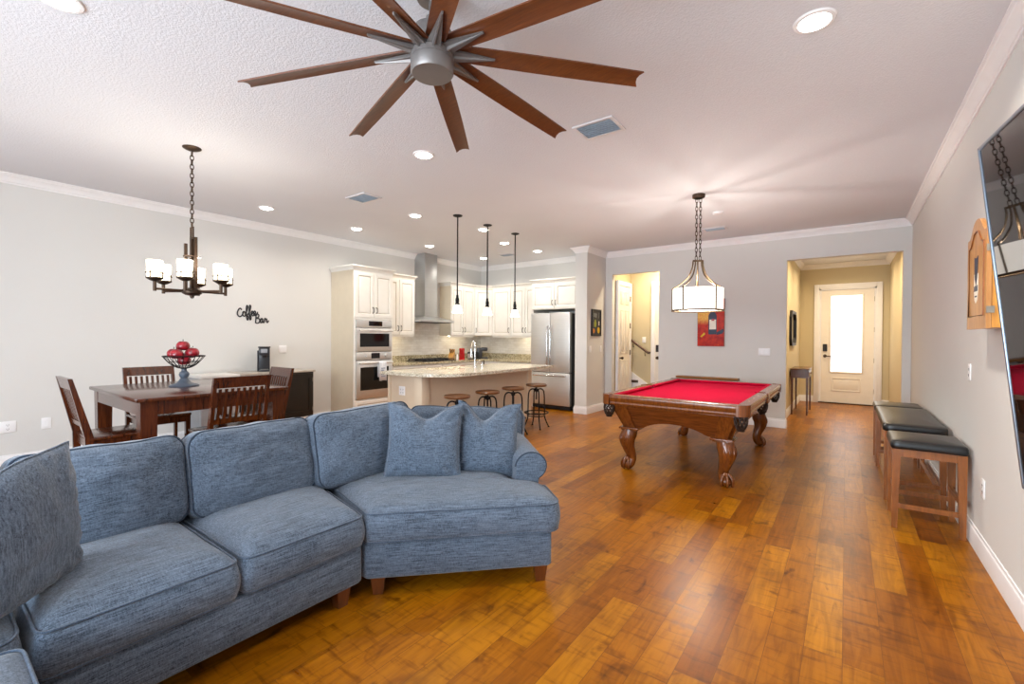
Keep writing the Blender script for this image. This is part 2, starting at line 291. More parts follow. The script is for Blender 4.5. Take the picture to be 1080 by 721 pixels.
# ------------------------------------------------------------------ mesh helpers
def catmull(pts, n=6, closed=False):
    P = [Vector(p) for p in pts]; out = []
    m = len(P); rng = range(m if closed else m-1)
    for i in rng:
        p1, p2 = P[i], P[(i+1) % m]
        p0 = P[(i-1) % m] if (closed or i > 0) else p1*2-p2
        p3 = P[(i+2) % m] if (closed or i+2 < m) else p2*2-p1
        for k in range(n):
            t = k/n
            out.append(0.5*((2*p1)+(p2-p0)*t+(2*p0-5*p1+4*p2-p3)*t*t+(3*p1-p0-3*p2+p3)*t**3))
    if not closed: out.append(P[-1])
    return out
class MB:
    def __init__(s): s.v = []; s.f = []; s.m = []
    def add(s, vs, fs, mi=0, M=None):
        k = len(s.v)
        s.v += [tuple(M @ Vector(p)) if M else tuple(p) for p in vs]
        s.f += [tuple(k+i for i in f) for f in fs]; s.m += [mi]*len(fs); return s
    def box(s, x0, x1, y0, y1, z0, z1, bev=0.0, mi=0, M=None, seg=2):
        if bev > 0:
            bm = bmesh.new(); bmesh.ops.create_cube(bm, size=1)
            for v in bm.verts: v.co = Vector(((x0+x1)/2+v.co.x*(x1-x0), (y0+y1)/2+v.co.y*(y1-y0), (z0+z1)/2+v.co.z*(z1-z0)))
            bmesh.ops.bevel(bm, geom=bm.edges[:], offset=bev, segments=seg, profile=0.5, affect='EDGES', clamp_overlap=True)
            bm.verts.index_update()
            s.add([v.co.copy() for v in bm.verts], [[v.index for v in f.verts] for f in bm.faces], mi, M); bm.free(); return s
        vs = [(x, y, z) for x in (x0, x1) for y in (y0, y1) for z in (z0, z1)]
        return s.add(vs, [(0, 1, 3, 2), (4, 6, 7, 5), (0, 4, 5, 1), (2, 3, 7, 6), (0, 2, 6, 4), (1, 5, 7, 3)], mi, M)
    def hexa(s, bot, top, mi=0, M=None):   # bot/top: 4 points each, ccw seen from above
        vs = list(bot)+list(top)
        return s.add(vs, [(3, 2, 1, 0), (4, 5, 6, 7), (0, 1, 5, 4), (1, 2, 6, 5), (2, 3, 7, 6), (3, 0, 4, 7)], mi, M)
    def tube(s, path, r, n=10, closed=False, mi=0, M=None, flat=None, caps=True):
        P = [Vector(p) for p in path]; m = len(P)
        R = r if isinstance(r, (list, tuple)) else [r]*m
        rings = []; nrm = None
        for i in range(m):
            a = P[i-1] if (i > 0 or closed) else P[i]; b = P[(i+1) % m] if (i < m-1 or closed) else P[i]
            t = (b-a)
            t = t.normalized() if t.length > 1e-9 else Vector((0, 0, 1))
            if nrm is None:
                nrm = t.cross(Vector((0, 0, 1)))
                if nrm.length < 1e-4: nrm = t.cross(Vector((0, 1, 0)))
            nrm = nrm-t*nrm.dot(t); nrm.normalize(); bn = t.cross(nrm)
            fx, fy = flat if flat else (1, 1)
            rings.append([P[i]+(nrm*math.cos(2*PI*k/n)*fx+bn*math.sin(2*PI*k/n)*fy)*R[i] for k in range(n)])
        vs = [p for rg in rings for p in rg]; fs = []
        for i in range(m if closed else m-1):
            j = (i+1) % m
            for k in range(n): fs.append((i*n+k, i*n+(k+1) % n, j*n+(k+1) % n, j*n+k))
        if not closed and caps: fs += [tuple(range(n-1, -1, -1)), tuple((m-1)*n+k for k in range(n))]
        return s.add(vs, fs, mi, M)
    def cyl(s, p0, p1, r0, r1=None, n=16, mi=0, M=None):
        return s.tube([p0, p1], [r0, r0 if r1 is None else r1], n, mi=mi, M=M)
    def lathe(s, prof, n=24, c=(0, 0, 0), mi=0, M=None, caps=True):
        vs = []; fs = []
        for r, z in prof:
            for k in range(n): a = 2*PI*k/n; vs.append((c[0]+r*math.cos(a), c[1]+r*math.sin(a), c[2]+z))
        m = len(prof)
        for i in range(m-1):
            for k in range(n): fs.append((i*n+k, i*n+(k+1) % n, (i+1)*n+(k+1) % n, (i+1)*n+k))
        if caps: fs += [tuple(range(n-1, -1, -1)), tuple((m-1)*n+k for k in range(n))]
        return s.add(vs, fs, mi, M)
    def prism(s, poly, z0, z1, mi=0, M=None, hole=None):   # poly in xy, extruded in z
        loops = [list(poly)]+([list(hole)] if hole else [])
        tri = tessellate_polygon([[Vector((p[0], p[1], 0)) for p in l] for l in loops])
        flat = [p for l in loops for p in l]; n = len(flat)
        vs = [(p[0], p[1], z0) for p in flat]+[(p[0], p[1], z1) for p in flat]
        fs = [tuple(t) for t in tri]+[tuple(i+n for i in t) for t in tri]; k = 0
        for l in loops:
            m = len(l)
            for i in range(m): j = (i+1) % m; fs.append((k+i, k+j, k+j+n, k+i+n))
            k += m
        return s.add(vs, fs, mi, M)
    def sphere(s, c, r, n=16, m=10, mi=0, sq=(1, 1, 1)):
        prof = [(max(1e-4, math.sin(PI*i/m))*r, -math.cos(PI*i/m)*r) for i in range(m+1)]
        M = Matrix.Translation(c) @ Matrix.Diagonal((sq[0], sq[1], sq[2], 1))
        return s.lathe(prof, n, mi=mi, M=M)
    def xf(s, M): s.v = [tuple(M @ Vector(p)) for p in s.v]; return s
    def build(s, name, mats, parent=None, smooth=True, ang=0.7, loc=None):
        me = bpy.data.meshes.new(name); me.from_pydata(s.v, [], s.f)
        mats = mats if isinstance(mats, (list, tuple)) else [mats]
        for m in mats: me.materials.append(m)
        if len(mats) > 1: me.polygons.foreach_set('material_index', s.m)
        bm = bmesh.new(); bm.from_mesh(me); bmesh.ops.recalc_face_normals(bm, faces=bm.faces[:]); bm.to_mesh(me); bm.free()
        if smooth:
            me.polygons.foreach_set('use_smooth', [True]*len(me.polygons)); me.set_sharp_from_angle(angle=ang)
        me.update()
        o = bpy.data.objects.new(name, me); C.objects.link(o)
        if parent: o.parent = parent
        if loc: o.location = loc
        return o
def thing(name, label, cat, loc=(0, 0, 0), rz=0.0, group=None):
    o = bpy.data.objects.new(name, None); C.objects.link(o); o.empty_display_size = 0.1
    o.location = loc; o.rotation_euler = (0, 0, rz); return tag(o, label, cat, group)
def tag(o, label, cat, group=None):
    o['label'] = label; o['category'] = cat
    if group: o['group'] = group
    return o
def struct(o): o['kind'] = 'structure'; return o
def dup(root, loc, rz=0.0, label=None):
    r = root.copy(); C.objects.link(r); r.location = loc; r.rotation_euler = (0, 0, rz)
    if label: r['label'] = label
    for ch in list(root.children):
        c = ch.copy(); C.objects.link(c); c.parent = r
        for g in ch.children:
            d = g.copy(); C.objects.link(d); d.parent = c
    return r
def sweep(mb, path, prof, closed=False, side=1):
    """profile (inward offset, z) swept along a floor-plan path; interior lies to the left (side=1)"""
    P = [Vector((p[0], p[1])) for p in path]; n = len(P); m = len(prof); vs = []; fs = []
    for i in range(n):
        d0 = (P[i]-P[i-1]).normalized() if (i > 0 or closed) else None
        d1 = (P[(i+1) % n]-P[i]).normalized() if (i < n-1 or closed) else None
        d0 = d0 or d1; d1 = d1 or d0
        n0 = Vector((-d0.y, d0.x))*side; n1 = Vector((-d1.y, d1.x))*side
        b = (n0+n1); b = b/(b.dot(n0)) if abs(b.dot(n0)) > 1e-6 else n0
        for o_, z in prof: q = P[i]+b*o_; vs.append((q.x, q.y, z))
    for i in range(n if closed else n-1):
        j = (i+1) % n
        for k in range(m): fs.append((i*m+k, i*m+(k+1) % m, j*m+(k+1) % m, j*m+k))
    if not closed: fs += [tuple(range(m)), tuple((n-1)*m+k for k in range(m-1, -1, -1))]
    mb.add(vs, fs); return mb
def T(x, y, z=0): return Matrix.Translation((x, y, z))
def RX(a): return Matrix.Rotation(a, 4, 'X')
def RY(a): return Matrix.Rotation(a, 4, 'Y')
def RZ(a): return Matrix.Rotation(a, 4, 'Z')

# ------------------------------------------------------------------ the room
struct(MB().box(-8.2, 1.0, YREAR-0.3, FY+0.3, -0.1, 0).build('floor', MT['floor'], smooth=False))
struct(MB().box(-8.2, 1.0, YREAR-0.3, FY+0.3, H, H+0.1).build('ceiling', MT['ceiling'], smooth=False))
WT = 0.12
struct(MB().box(XL-WT, XL, -0.55, YB+WT, 0, H).box(XL-WT, XL, YREAR-WT, -2.05, 0, H).box(XL-WT, XL, -2.05, -0.55, 0, 0.9).box(XL-WT, XL, -2.05, -0.55, 2.2, H).build('wall_left', MT['wall'], smooth=False))
struct(MB().box(XR, XR+WT, YREAR-WT, YB+0.06, 0, H).build('wall_right', MT['wall'], smooth=False))
struct(MB().box(XR, XR+WT, YB+0.06, FY+WT, 0, H).build('wall_entry_right', MT['foyerwall'], smooth=False))
OPN = [(-3.66, -2.75, 2.62), (-0.757, 0.621, 2.62)]
wb = MB().box(XL-WT, -3.66, YB, YB+WT, 0, H).box(-2.75, -0.757, YB, YB+WT, 0, H).box(0.621, XR, YB, YB+WT, 0, H)
for a, b, t in OPN: wb.box(a, b, YB, YB+WT, t, H)
struct(wb.build('wall_back', MT['wall'], smooth=False))
struct(MB().box(-4.04, -3.80, 7.44, YB, 0, H).build('wall_stub', MT['wall'], smooth=False))
# rear wall with glass doors behind the camera
wr = MB().box(XL-WT, -4.3, YREAR-WT, YREAR, 0, H).box(0.3, XR+WT, YREAR-WT, YREAR, 0, H).box(-4.3, 0.3, YREAR-WT, YREAR, 2.42, H).box(-4.3, 0.3, YREAR-WT, YREAR, 0, 0.06)
struct(wr.build('wall_rear', MT['wall'], smooth=False))
def window_unit(name, x0, x1, z0, z1, y, nx, vert=False):
    fr = MB(); t = 0.06
    fr.box(x0, x1, y-0.04, y+0.04, z0, z0+t).box(x0, x1, y-0.04, y+0.04, z1-t, z1)
    for i in range(nx+1): xx = x0+(x1-x0)*i/nx; fr.box(max(x0, xx-t/2), min(x1, xx+t/2), y-0.04, y+0.04, z0+t, z1-t)
    gl = MB()
    for i in range(nx): gl.box(x0+(x1-x0)*i/nx+t/2, x0+(x1-x0)*(i+1)/nx-t/2, y-0.004, y+0.004, z0+t, z1-t)
    R = (T(XL-0.06, 0) @ RZ(PI/2)) if vert else None
    if R: fr.xf(R); gl.xf(R)
    f = struct(fr.build(name, MT['trim'], smooth=False)); gl.build('pane', MT['glass'], f, smooth=False); return f
window_unit('window_1', -4.3, 0.3, 0.06, 2.42, YREAR-0.06, 4)
window_unit('window_2', -2.05, -0.55, 0.9, 2.2, 0.0, 2, True)
# entry hall
struct(MB().box(FX-WT, FX, YB+WT, FY+WT, 0, H).build('wall_entry_left', MT['foyerwall'], smooth=False))
struct(MB().box(FX, -0.49, FY, FY+WT, 0, H).box(0.505, XR, FY, FY+WT, 0, H).box(-0.49, 0.505, FY, FY+WT, 2.50, H).build('wall_entry_back', MT['foyerwall'], smooth=False))
# stair hall
struct(MB().box(HX-WT, HX, YB+WT, HY+WT, 0, H).build('wall_hall_left', MT['foyerwall'], smooth=False))
struct(MB().box(HX, -1.6, HY, HY+WT, 0, H).build('wall_hall_back', MT['foyerwall'], smooth=False))
struct(MB().box(-1.6, -1.6+WT, YB+WT, HY+WT, 0, H).build('wall_hall_right', MT['foyerwall'], smooth=False))
# crown mouldings
CR = [(0, H-0.101), (0.012, H-0.101), (0.014, H-0.086), (0.022, H-0.080), (0.030, H-0.060), (0.048, H-0.036), (0.062, H-0.026), (0.066, H-0.014), (0.080, H-0.010), (0.080, H), (0, H)]
BB = [(0, 0), (0.016, 0), (0.016, 0.105), (0.012, 0.118), (0.007, 0.122), (0.006, 0.14), (0, 0.142)]
struct(sweep(MB(), [(XR, YREAR), (XR, YB), (-3.80, YB), (-3.80, 7.44), (-4.04, 7.44), (-4.04, YB), (XL, YB), (XL, 6.53)], CR).build('trim_1', MT['trim'], ang=0.5))
struct(sweep(MB(), [(XL, 6.17), (XL, YREAR), (XR, YREAR)], CR).build('trim_2', MT['trim'], ang=0.5))
struct(sweep(MB(), [(XR, YB+WT), (XR, FY), (FX, FY), (FX, YB+WT)], CR).build('trim_3', MT['trim'], ang=0.5))
struct(sweep(MB(), [(XR, YREAR), (XR, YB), (0.621, YB), (0.621, YB+WT)], BB).build('baseboard_right', MT['trim'], ang=0.5))
struct(sweep(MB(), [(-0.757, YB+WT), (-0.757, YB), (-2.75, YB), (-2.75, YB+WT)], BB).build('baseboard_back', MT['trim'], ang=0.5))
struct(sweep(MB(), [(-3.66, YB), (-3.80, YB), (-3.80, 7.44), (-4.04, 7.44), (-4.04, 7.6)], BB).build('baseboard_stub', MT['trim'], ang=0.5))
struct(sweep(MB(), [(XL, 4.33), (XL, YREAR)], BB).build('baseboard_left', MT['trim'], ang=0.5))
struct(sweep(MB(), [(FX+0.0, FY), (FX, YB+WT)], BB).build('baseboard_entry_left', MT['trim'], ang=0.5))
struct(sweep(MB(), [(-0.56, FY), (FX, FY)], BB).build('baseboard_entry_back', MT['trim'], ang=0.5))
struct(sweep(MB(), [(XR, YB+WT), (XR, FY), (0.575, FY)], BB).build('baseboard_entry_right', MT['trim'], ang=0.5))
struct(sweep(MB(), [(-1.6, HY), (HX, HY)], BB).build('baseboard_hall', MT['trim'], ang=0.5))
# ------------------------------------------------------------------ doors
def entry_door():
    y = FY-0.02
    t = thing('door_1', '', 'door'); del t['label']; del t['category']; struct(t); t.location = (0.007, FY, 0)
    fr = MB()
    for s in (-1, 1): fr.box(s*0.545-0.045, s*0.545+0.045, -0.045, 0.0, 0, 2.60, 0.004)
    fr.box(-0.498, 0.498, -0.044, 0, 2.505, 2.598)
    for s in (-1, 1): fr.box(min(s*0.465, s*0.50), max(s*0.465, s*0.50), -0.03, 0.06, 0, 2.505)
    fr.box(-0.50, 0.50, -0.03, 0.06, 2.475, 2.505)
    fr.build('door_frame', MT['trim'], t)
    d = MB(); a, b = -0.462, 0.462
    gx0, gx1, gz0, gz1 = -0.285, 0.262, 0.69, 2.345
    d.box(a, gx0, 0.0, 0.045, 0.02, 2.47).box(gx1, b, 0, 0.045, 0.02, 2.47).box(gx0, gx1, 0, 0.045, gz1, 2.47).box(gx0, gx1, 0, 0.045, 0.02, gz0)
    for i, (x0, x1, z0, z1, w_) in enumerate(((gx0-0.03, gx1+0.03, gz0-0.03, gz1+0.03, 0.035), (-0.27, 0.25, 0.27, 0.56, 0.02))):
        d.box(x0, x0+w_, -0.014, 0, z0, z1, 0.005).box(x1-w_, x1, -0.014, 0, z0, z1, 0.005).box(x0+w_, x1-w_, -0.014, 0, z0, z0+w_, 0.005).box(x0+w_, x1-w_, -0.014, 0, z1-w_, z1, 0.005)
    d.box(-0.225, 0.205, -0.008, 0, 0.315, 0.515, 0.006)
    dl = d.build('door_leaf', MT['doorw'], t)
    MB().box(gx0, gx1, 0.015, 0.03, gz0, gz1).build('pane', MT['doorglass'], dl, smooth=False)
    MB().box(-0.425, -0.345, -0.03, 0, 1.13, 1.29, 0.012).box(-0.41, -0.36, -0.034, -0.03, 1.15, 1.2).build('keypad_lock', MT['black'], dl)
    hd = MB().cyl((-0.385, 0, 1.03), (-0.385, -0.02, 1.03), 0.034); hd.tube([(-0.385, -0.02, 1.03), (-0.385, -0.055, 1.03), (-0.33, -0.06, 1.025), (-0.27, -0.055, 1.02)], 0.011)
    hd.build('door_handle', MT['bronze'], dl)
    hg = MB()
    for z in (0.3, 0.95, 1.6, 2.25): hg.cyl((0.468, -0.006, z-0.05), (0.468, -0.006, z+0.05), 0.010, n=8)
    hg.build('hinge', MT['hinge'], t)
    MB().box(-0.5, 0.5, -0.06, 0.06, 0, 0.02, 0.005).build('threshold', MT['bronze'], t)
entry_door()
def six_panel(mb, w_, h):
    mb.box(0, w_, 0, 0.04, 0.01, h)
    xs = ((0.09, w_/2-0.04), (w_/2+0.04, w_-0.09))
    for x0, x1 in xs:
        for z0, z1 in ((0.2, 0.95), (1.1, 1.95), (2.07, h-0.11)):
            mb.box(x0, x1, -0.004, 0, z0, z1, 0.002)
            for q0, q1, r0, r1 in ((x0, x0+0.014, z0, z1), (x1-0.014, x1, z0, z1), (x0, x1, z0, z0+0.014), (x0, x1, z1-0.014, z1)): mb.box(q0, q1, -0.013, -0.003, r0, r1, 0.004)
            mb.box(x0+0.04, x1-0.04, -0.011, -0.004, z0+0.04, z1-0.04, 0.005)
def hall_doors():
    # six panel door on the stair hall's left wall, hinges at its far edge
    t = bpy.data.objects.new('door_2', None); C.objects.link(t); struct(t); t.location = (HX+0.008, 8.39, 0); t.rotation_euler = (0, 0, PI/2)
    m = MB(); six_panel(m, 0.58, 2.43); m.xf(T(0.035, -0.042)); d = m.build('door_leaf', MT['doorw'], t)
    c = MB().box(-0.01, 0.035, -0.055, 0, 0, 2.53, 0.004).box(0.615, 0.69, -0.055, 0, 0, 2.53, 0.004).box(0.037, 0.613, -0.054, 0, 2.44, 2.529); c.build('door_frame', MT['trim'], t)
    MB().sphere((0.095, -0.10, 1.0), 0.028).cyl((0.095, -0.045, 1.0), (0.095, -0.09, 1.0), 0.012).build('door_knob', MT['bronze'], d)
    hg = MB()
    for z in (0.28, 1.1, 1.65, 2.2): hg.cyl((0.616, -0.05, z-0.05), (0.616, -0.05, z+0.05), 0.011, n=8)
    hg.build('hinge', MT['bronze'], t)
    # second door on the hall's back wall
    t = bpy.data.objects.new('door_3', None); C.objects.link(t); struct(t); t.location = (-3.2, HY, 0)
    m = MB(); six_panel(m, 0.86, 2.446); m.xf(T(0.075, -0.05)); d = m.build('door_leaf', MT['doorw'], t)
    MB().box(0, 0.075, -0.055, 0, 0, 2.54, 0.004).box(0.935, 1.01, -0.055, 0, 0, 2.54, 0.004).box(0.077, 0.933, -0.054, 0, 2.45, 2.539).build('door_frame', MT['trim'], t)
    MB().box(0.11, 0.18, -0.09, -0.05, 1.12, 1.26, 0.012).build('keypad_lock', MT['black'], d)
    MB().cyl((0.145, -0.05, 1.0), (0.145, -0.075, 1.0), 0.032).sphere((0.145, -0.11, 1.0), 0.028).build('door_knob', MT['bronze'], d)
    # stair skirt board rising behind the hall
    sk = MB(); sk.prism([(-3.655, 0), (-3.215, 0), (-3.215, 0.42), (-3.655, 0.72)], 0, 0.02, M=T(0, HY-0.001, 0) @ RX(PI/2)); struct(sk.build('trim_4', MT['trim']))
    r = thing('handrail', 'dark wooden handrail sloping down the stair hall wall behind the small opening', 'handrail', (-3.64, HY, 1.36))
    MB().tube([(0.0, -0.07, 0.02), (0.36, -0.07, -0.24), (0.40, -0.07, -0.26), (0.40, -0.01, -0.26)], 0.026, 10).build('rail', MT['rail'], r)
    for x in (0.07, 0.32): MB().tube([(x, 0, -0.1-0.70*x), (x, -0.05, -0.1-0.70*x), (x, -0.07, -0.03-0.70*x)], 0.008, 6).build('bracket', MT['bronze'], r)
    v = thing('wall_register', 'small dark air register low on the stair hall skirt board', 'air vent', (-3.56, HY-0.021, 0.47))
    MB().box(-0.09, 0.09, -0.012, 0, 0, 0.055, 0.003).build('frame', MT['bronze'], v)
hall_doors()

# ------------------------------------------------------------------ ceiling fixtures
def recessed(x, y, label, power=RECESSED_POWER, col=WARM):
    t = thing('recessed_light', label, 'ceiling light', (x, y, H), 0, 'recessed ceiling lights')
    MB().lathe([(0.072, -0.001), (0.074, -0.010), (0.092, -0.008), (0.098, 0.0)], 32, caps=False).build('trim_ring', MT['trim'], t)
    MB().lathe([(0.001, -0.024), (0.04, -0.021), (0.064, -0.012), (0.071, -0.006), (0.072, -0.003)], 32, caps=False).build('lens', MT['lens'], t)
    disk('recessed_lamp', (x, y, H-0.03), power, col)
REC = [(-0.151, 2.845, 'large round recessed light at upper right, nearest the right wall'),
 (-3.112, 2.851, 'round recessed light just below the ceiling fan blade tips'),
 (-6.05, 2.84, 'round recessed light near the left wall, right of the candle chandelier'),
 (-6.07, 4.194, 'round recessed light near the left wall, in front of the oven cabinet top'),
 (-4.75, 4.201, 'round recessed light left of the nearest kitchen pendant'),
 (-6.108, 5.742, 'round recessed light beside the range hood chimney'),
 (-4.84, 6.323, 'round recessed light between the second and third pendant rods'),
 (-4.767, 7.271, 'round recessed light above the refrigerator cabinet'),
 (-6.12, 7.28, 'round recessed light in the far kitchen corner'),
 (-4.50, 5.35, 'round recessed light touching the second pendant canopy'),
 (-3.151, 0.481, 'round recessed light at the top left edge of the picture')]
for x, y, l in REC: recessed(x, y, l, RECESSED_POWER*(0.6 if x < -4.2 and y > 3 else (0.5 if x < -5 else (2.2 if x > -1 else 1.0))))
def air_vent(x, y, sx, sy, label):
    t = thing('ceiling_vent', label, 'air vent', (x, y, H), 0, 'ceiling air vents')
    f = MB(); b = 0.028
    f.box(-sx/2, sx/2, -sy/2, -sy/2+b, -0.012, 0, 0.003).box(-sx/2, sx/2, sy/2-b, sy/2, -0.012, 0, 0.003)
    f.box(-sx/2, -sx/2+b, -sy/2+b, sy/2-b, -0.012, 0, 0.003).box(sx/2-b, sx/2, -sy/2+b, sy/2-b, -0.012, 0, 0.003); f.build('frame', MT['vent'], t)
    l = MB(); n = 7
    for i in range(n):
        yy = -sy/2+b+(i+0.5)*(sy-2*b)/n
        l.box(-sx/2+b, sx/2-b, -0.013, 0.013, -0.001, 0.001, M=T(0, yy, -0.011) @ RX(0.6))
    l.box(-sx/2+b, sx/2-b, -sy/2+b, sy/2-b, -0.002, -0.0005)
    l.build('louvers', MT['ventblade'], t)
air_vent(-1.59, 3.295, 0.34, 0.27, 'large rectangular ceiling vent right of the fan blades')
air_vent(-4.65, 3.31, 0.36, 0.26, 'rectangular ceiling vent left of the fan, over the dining side')
air_vent(-1.61, 7.32, 0.32, 0.20, 'small ceiling vent right of the pool table light chains')
air_vent(-5.48, 7.26, 0.32, 0.20, 'small ceiling vent in the kitchen beyond the pendants')
t = thing('smoke_detector', 'flat round white smoke detector on the ceiling beyond the pool table light', 'smoke detector', (-1.378, 6.407, H))
MB().lathe([(0.001, -0.03), (0.045, -0.03), (0.062, -0.022), (0.068, 0)], 24, caps=False).build('cover', MT['vent'], t)

# ------------------------------------------------------------------ ceiling fan (nine blades)
def ceiling_fan():
    cx, cy = -1.595, 1.512; zb = 2.752
    t = thing('ceiling_fan', 'large ceiling fan with nine walnut blades and dark metal hub', 'ceiling fan', (cx, cy, H))
    MB().lathe([(0.001, 0), (0.082, 0), (0.082, -0.045), (0.072, -0.066), (0.03, -0.07), (0.001, -0.07)], 28).build('canopy', MT['fanmetal'], t)
    MB().cyl((0, 0, -0.06), (0, 0, zb-H+0.10), 0.016).lathe([(0.02, zb-H+0.16), (0.03, zb-H+0.15), (0.03, zb-H+0.10), (0.02, zb-H+0.09)], 20).build('downrod', MT['fanmetal'], t)
    z = zb-H
    MB().lathe([(0.001, z+0.105), (0.06, z+0.105), (0.088, z+0.09), (0.094, z+0.075), (0.094, z+0.028), (0.09, z+0.022), (0.09, z-0.022), (0.101, z-0.026), (0.101, z-0.052), (0.098, z-0.054), (0.101, z-0.056), (0.101, z-0.108), (0.094, z-0.118), (0.001, z-0.120)], 40).build('motor_hub', MT['fanmetal'], t)
    for k in range(9):
        a = math.radians(4.6+40*k); R = RZ(a)
        n = 14; vs = []; fs = []
        for i in range(n+1):
            r = 0.095+(1.040-0.095)*i/n
            wd = 0.046+0.005*math.sin(PI*i/n)
            for j in range(5):
                s = -1+j/2
                rr = r-(0.018*(1-s*s) if i == n else 0)
                y = s*wd; zz = -0.006*(1-s*s)*-1
                vs.append((rr, y, zz+0.004)); vs.append((rr, y, zz-0.004))
        for i in range(n):
            for j in range(4):
                p = (i*5+j)*2; q = ((i+1)*5+j)*2
                fs += [(p, q, q+2, p+2), (p+1, p+3, q+3, q+1)]
            for j, fl in ((0, 0), (4, 1)):
                p = (i*5+j)*2; q = ((i+1)*5+j)*2; fs.append((p, p+1, q+1, q))
        for i in (0, n):
            for j in range(4): p = (i*5+j)*2; fs.append((p, p+2, p+3, p+1))
        m = MB(); m.add(vs, fs); m.xf(T(0, 0, z) @ R @ RY(math.radians(2.7)) @ RX(math.radians(-14)))
        b = m.build('blade', MT['fanwood'], t)
        # pointed arm under the blade
        ir = MB()
        for s in (1, -1):
            ir.hexa([(0.085, -0.034, -0.026), (0.085, 0.034, -0.026), (0.30, 0.004, -0.012), (0.30, -0.004, -0.012)][::1],
                    [(0.085, -0.030, -0.008), (0.085, 0.030, -0.008), (0.30, 0.004, -0.004), (0.30, -0.004, -0.004)]) if s == 1 else None
        ir.hexa([(0.085, -0.004, -0.040), (0.085, 0.004, -0.040), (0.295, 0.003, -0.014), (0.295, -0.003, -0.014)], [(0.085, -0.012, -0.02), (0.085, 0.012, -0.02), (0.298, 0.004, -0.009), (0.298, -0.004, -0.009)])
        ir.xf(T(0, 0, z) @ R @ RY(math.radians(2.7)) @ RX(math.radians(-14))); ir.build('blade_arm', MT['fanmetal'], b)
ceiling_fan()

def chain_links(mb, z0, z1, x=0, y=0, L=0.055, wd=0.02, r=0.0035, phase=0):
    n = max(1, round((z0-z1)/(L*0.78)))
    for i in range(n):
        zc = z0-(i+0.5)*(z0-z1)/n; p = []
        hl = (z0-z1)/n*0.64
        for k in range(14):
            a = 2*PI*k/14; q = (math.cos(a)*wd/2, 0, math.sin(a)*hl) 
            p.append(Vector((x, y, zc))+(RZ((PI/2 if i % 2 else 0)+phase) @ Vector(q)))
        mb.tube(p, r, 6, closed=True)

# ------------------------------------------------------------------ candle chandelier over the dining table
def chandelier():
    cx, cy = -4.673, 1.553
    t = thing('chandelier', 'bronze chandelier with six lit glass candle shades over the dining table', 'chandelier', (cx, cy, H))
    MB().lathe([(0.001, -0.03), (0.02, -0.03), (0.06, -0.014), (0.072, -0.006), (0.072, 0)], 24, caps=False).build('canopy', MT['bronze'], t)
    m = MB(); chain_links(m, -0.03, -0.70, L=0.05, wd=0.026, r=0.0042); m.build('chain', MT['bronze'], t)
    m = MB(); m.tube([(-0.026, 0, -0.80), (-0.026, 0, -0.70), (0.026, 0, -0.70), (0.026, 0, -0.80)], 0.008, 8, closed=True)
    yaw = math.radians(36.4)
    for ang, z0, z1 in ((0.3, -0.79, -1.26), (0.3+2*PI/3, -0.83, -1.26), (0.3+4*PI/3, -0.85, -1.26)):
        x, y = 0.046*math.cos(ang), 0.046*math.sin(ang); m.box(x-0.011, x+0.011, y-0.011, y+0.011, z1, z0)
    m.box(-0.014, 0.014, -0.014, 0.014, -1.27, -0.79)
    m.lathe([(0.001, -0.955), (0.066, -0.955), (0.066, -0.965), (0.001, -0.965)], 24)
    m.lathe([(0.001, -1.235), (0.055, -1.24), (0.075, -1.255), (0.075, -1.285), (0.05, -1.30), (0.018, -1.305), (0.014, -1.325), (0.001, -1.33)], 24)
    m.build('column', MT['bronze'], t)
    yaw = math.radians(71.6)
    for i in range(6):
        a = math.radians(10+60*i); rx, fd = 0.272*math.sin(a), 0.272*math.cos(a)
        x = rx*math.cos(yaw)-fd*math.sin(yaw); y = rx*math.sin(yaw)+fd*math.cos(yaw); d = Vector((x, y, 0)).normalized()
        arm = MB(); arm.tube([(d.x*0.06, d.y*0.06, -1.265), (x, y, -1.265), (x*1.03, y*1.03, -1.265)], 0.0095, 8)
        arm.cyl((x, y, -1.285), (x, y, -1.20), 0.013).lathe([(0.014, -1.205), (0.03, -1.20), (0.06, -1.182), (0.062, -1.172), (0.03, -1.17), (0.001, -1.17)], 20, c=(x, y, 0))
        ao = arm.build('arm', MT['bronze'], t)
        g = MB(); g.lathe([(0.053, -1.17), (0.054, -1.165), (0.056, -1.03), (0.052, -1.03), (0.050, -1.16), (0.001, -1.165)], 24, c=(x, y, 0), caps=False); g.build('glass_shade', MT['cshade'], ao)
        rg = MB(); rg.tube([(x+0.061*math.cos(2*PI*k/20), y+0.061*math.sin(2*PI*k/20), -1.135) for k in range(20)], 0.004, 6, closed=True)
        for k in range(4): aa = PI/4+k*PI/2; rg.cyl((x+0.06*math.cos(aa), y+0.06*math.sin(aa), -1.18), (x+0.06*math.cos(aa), y+0.06*math.sin(aa), -1.115), 0.004, n=6)
        rg.build('shade_ring', MT['bronze'], ao)
        point('candle_bulb', (cx+x, cy+y, H-1.0), 3.0, WARM, 0.02)
chandelier()

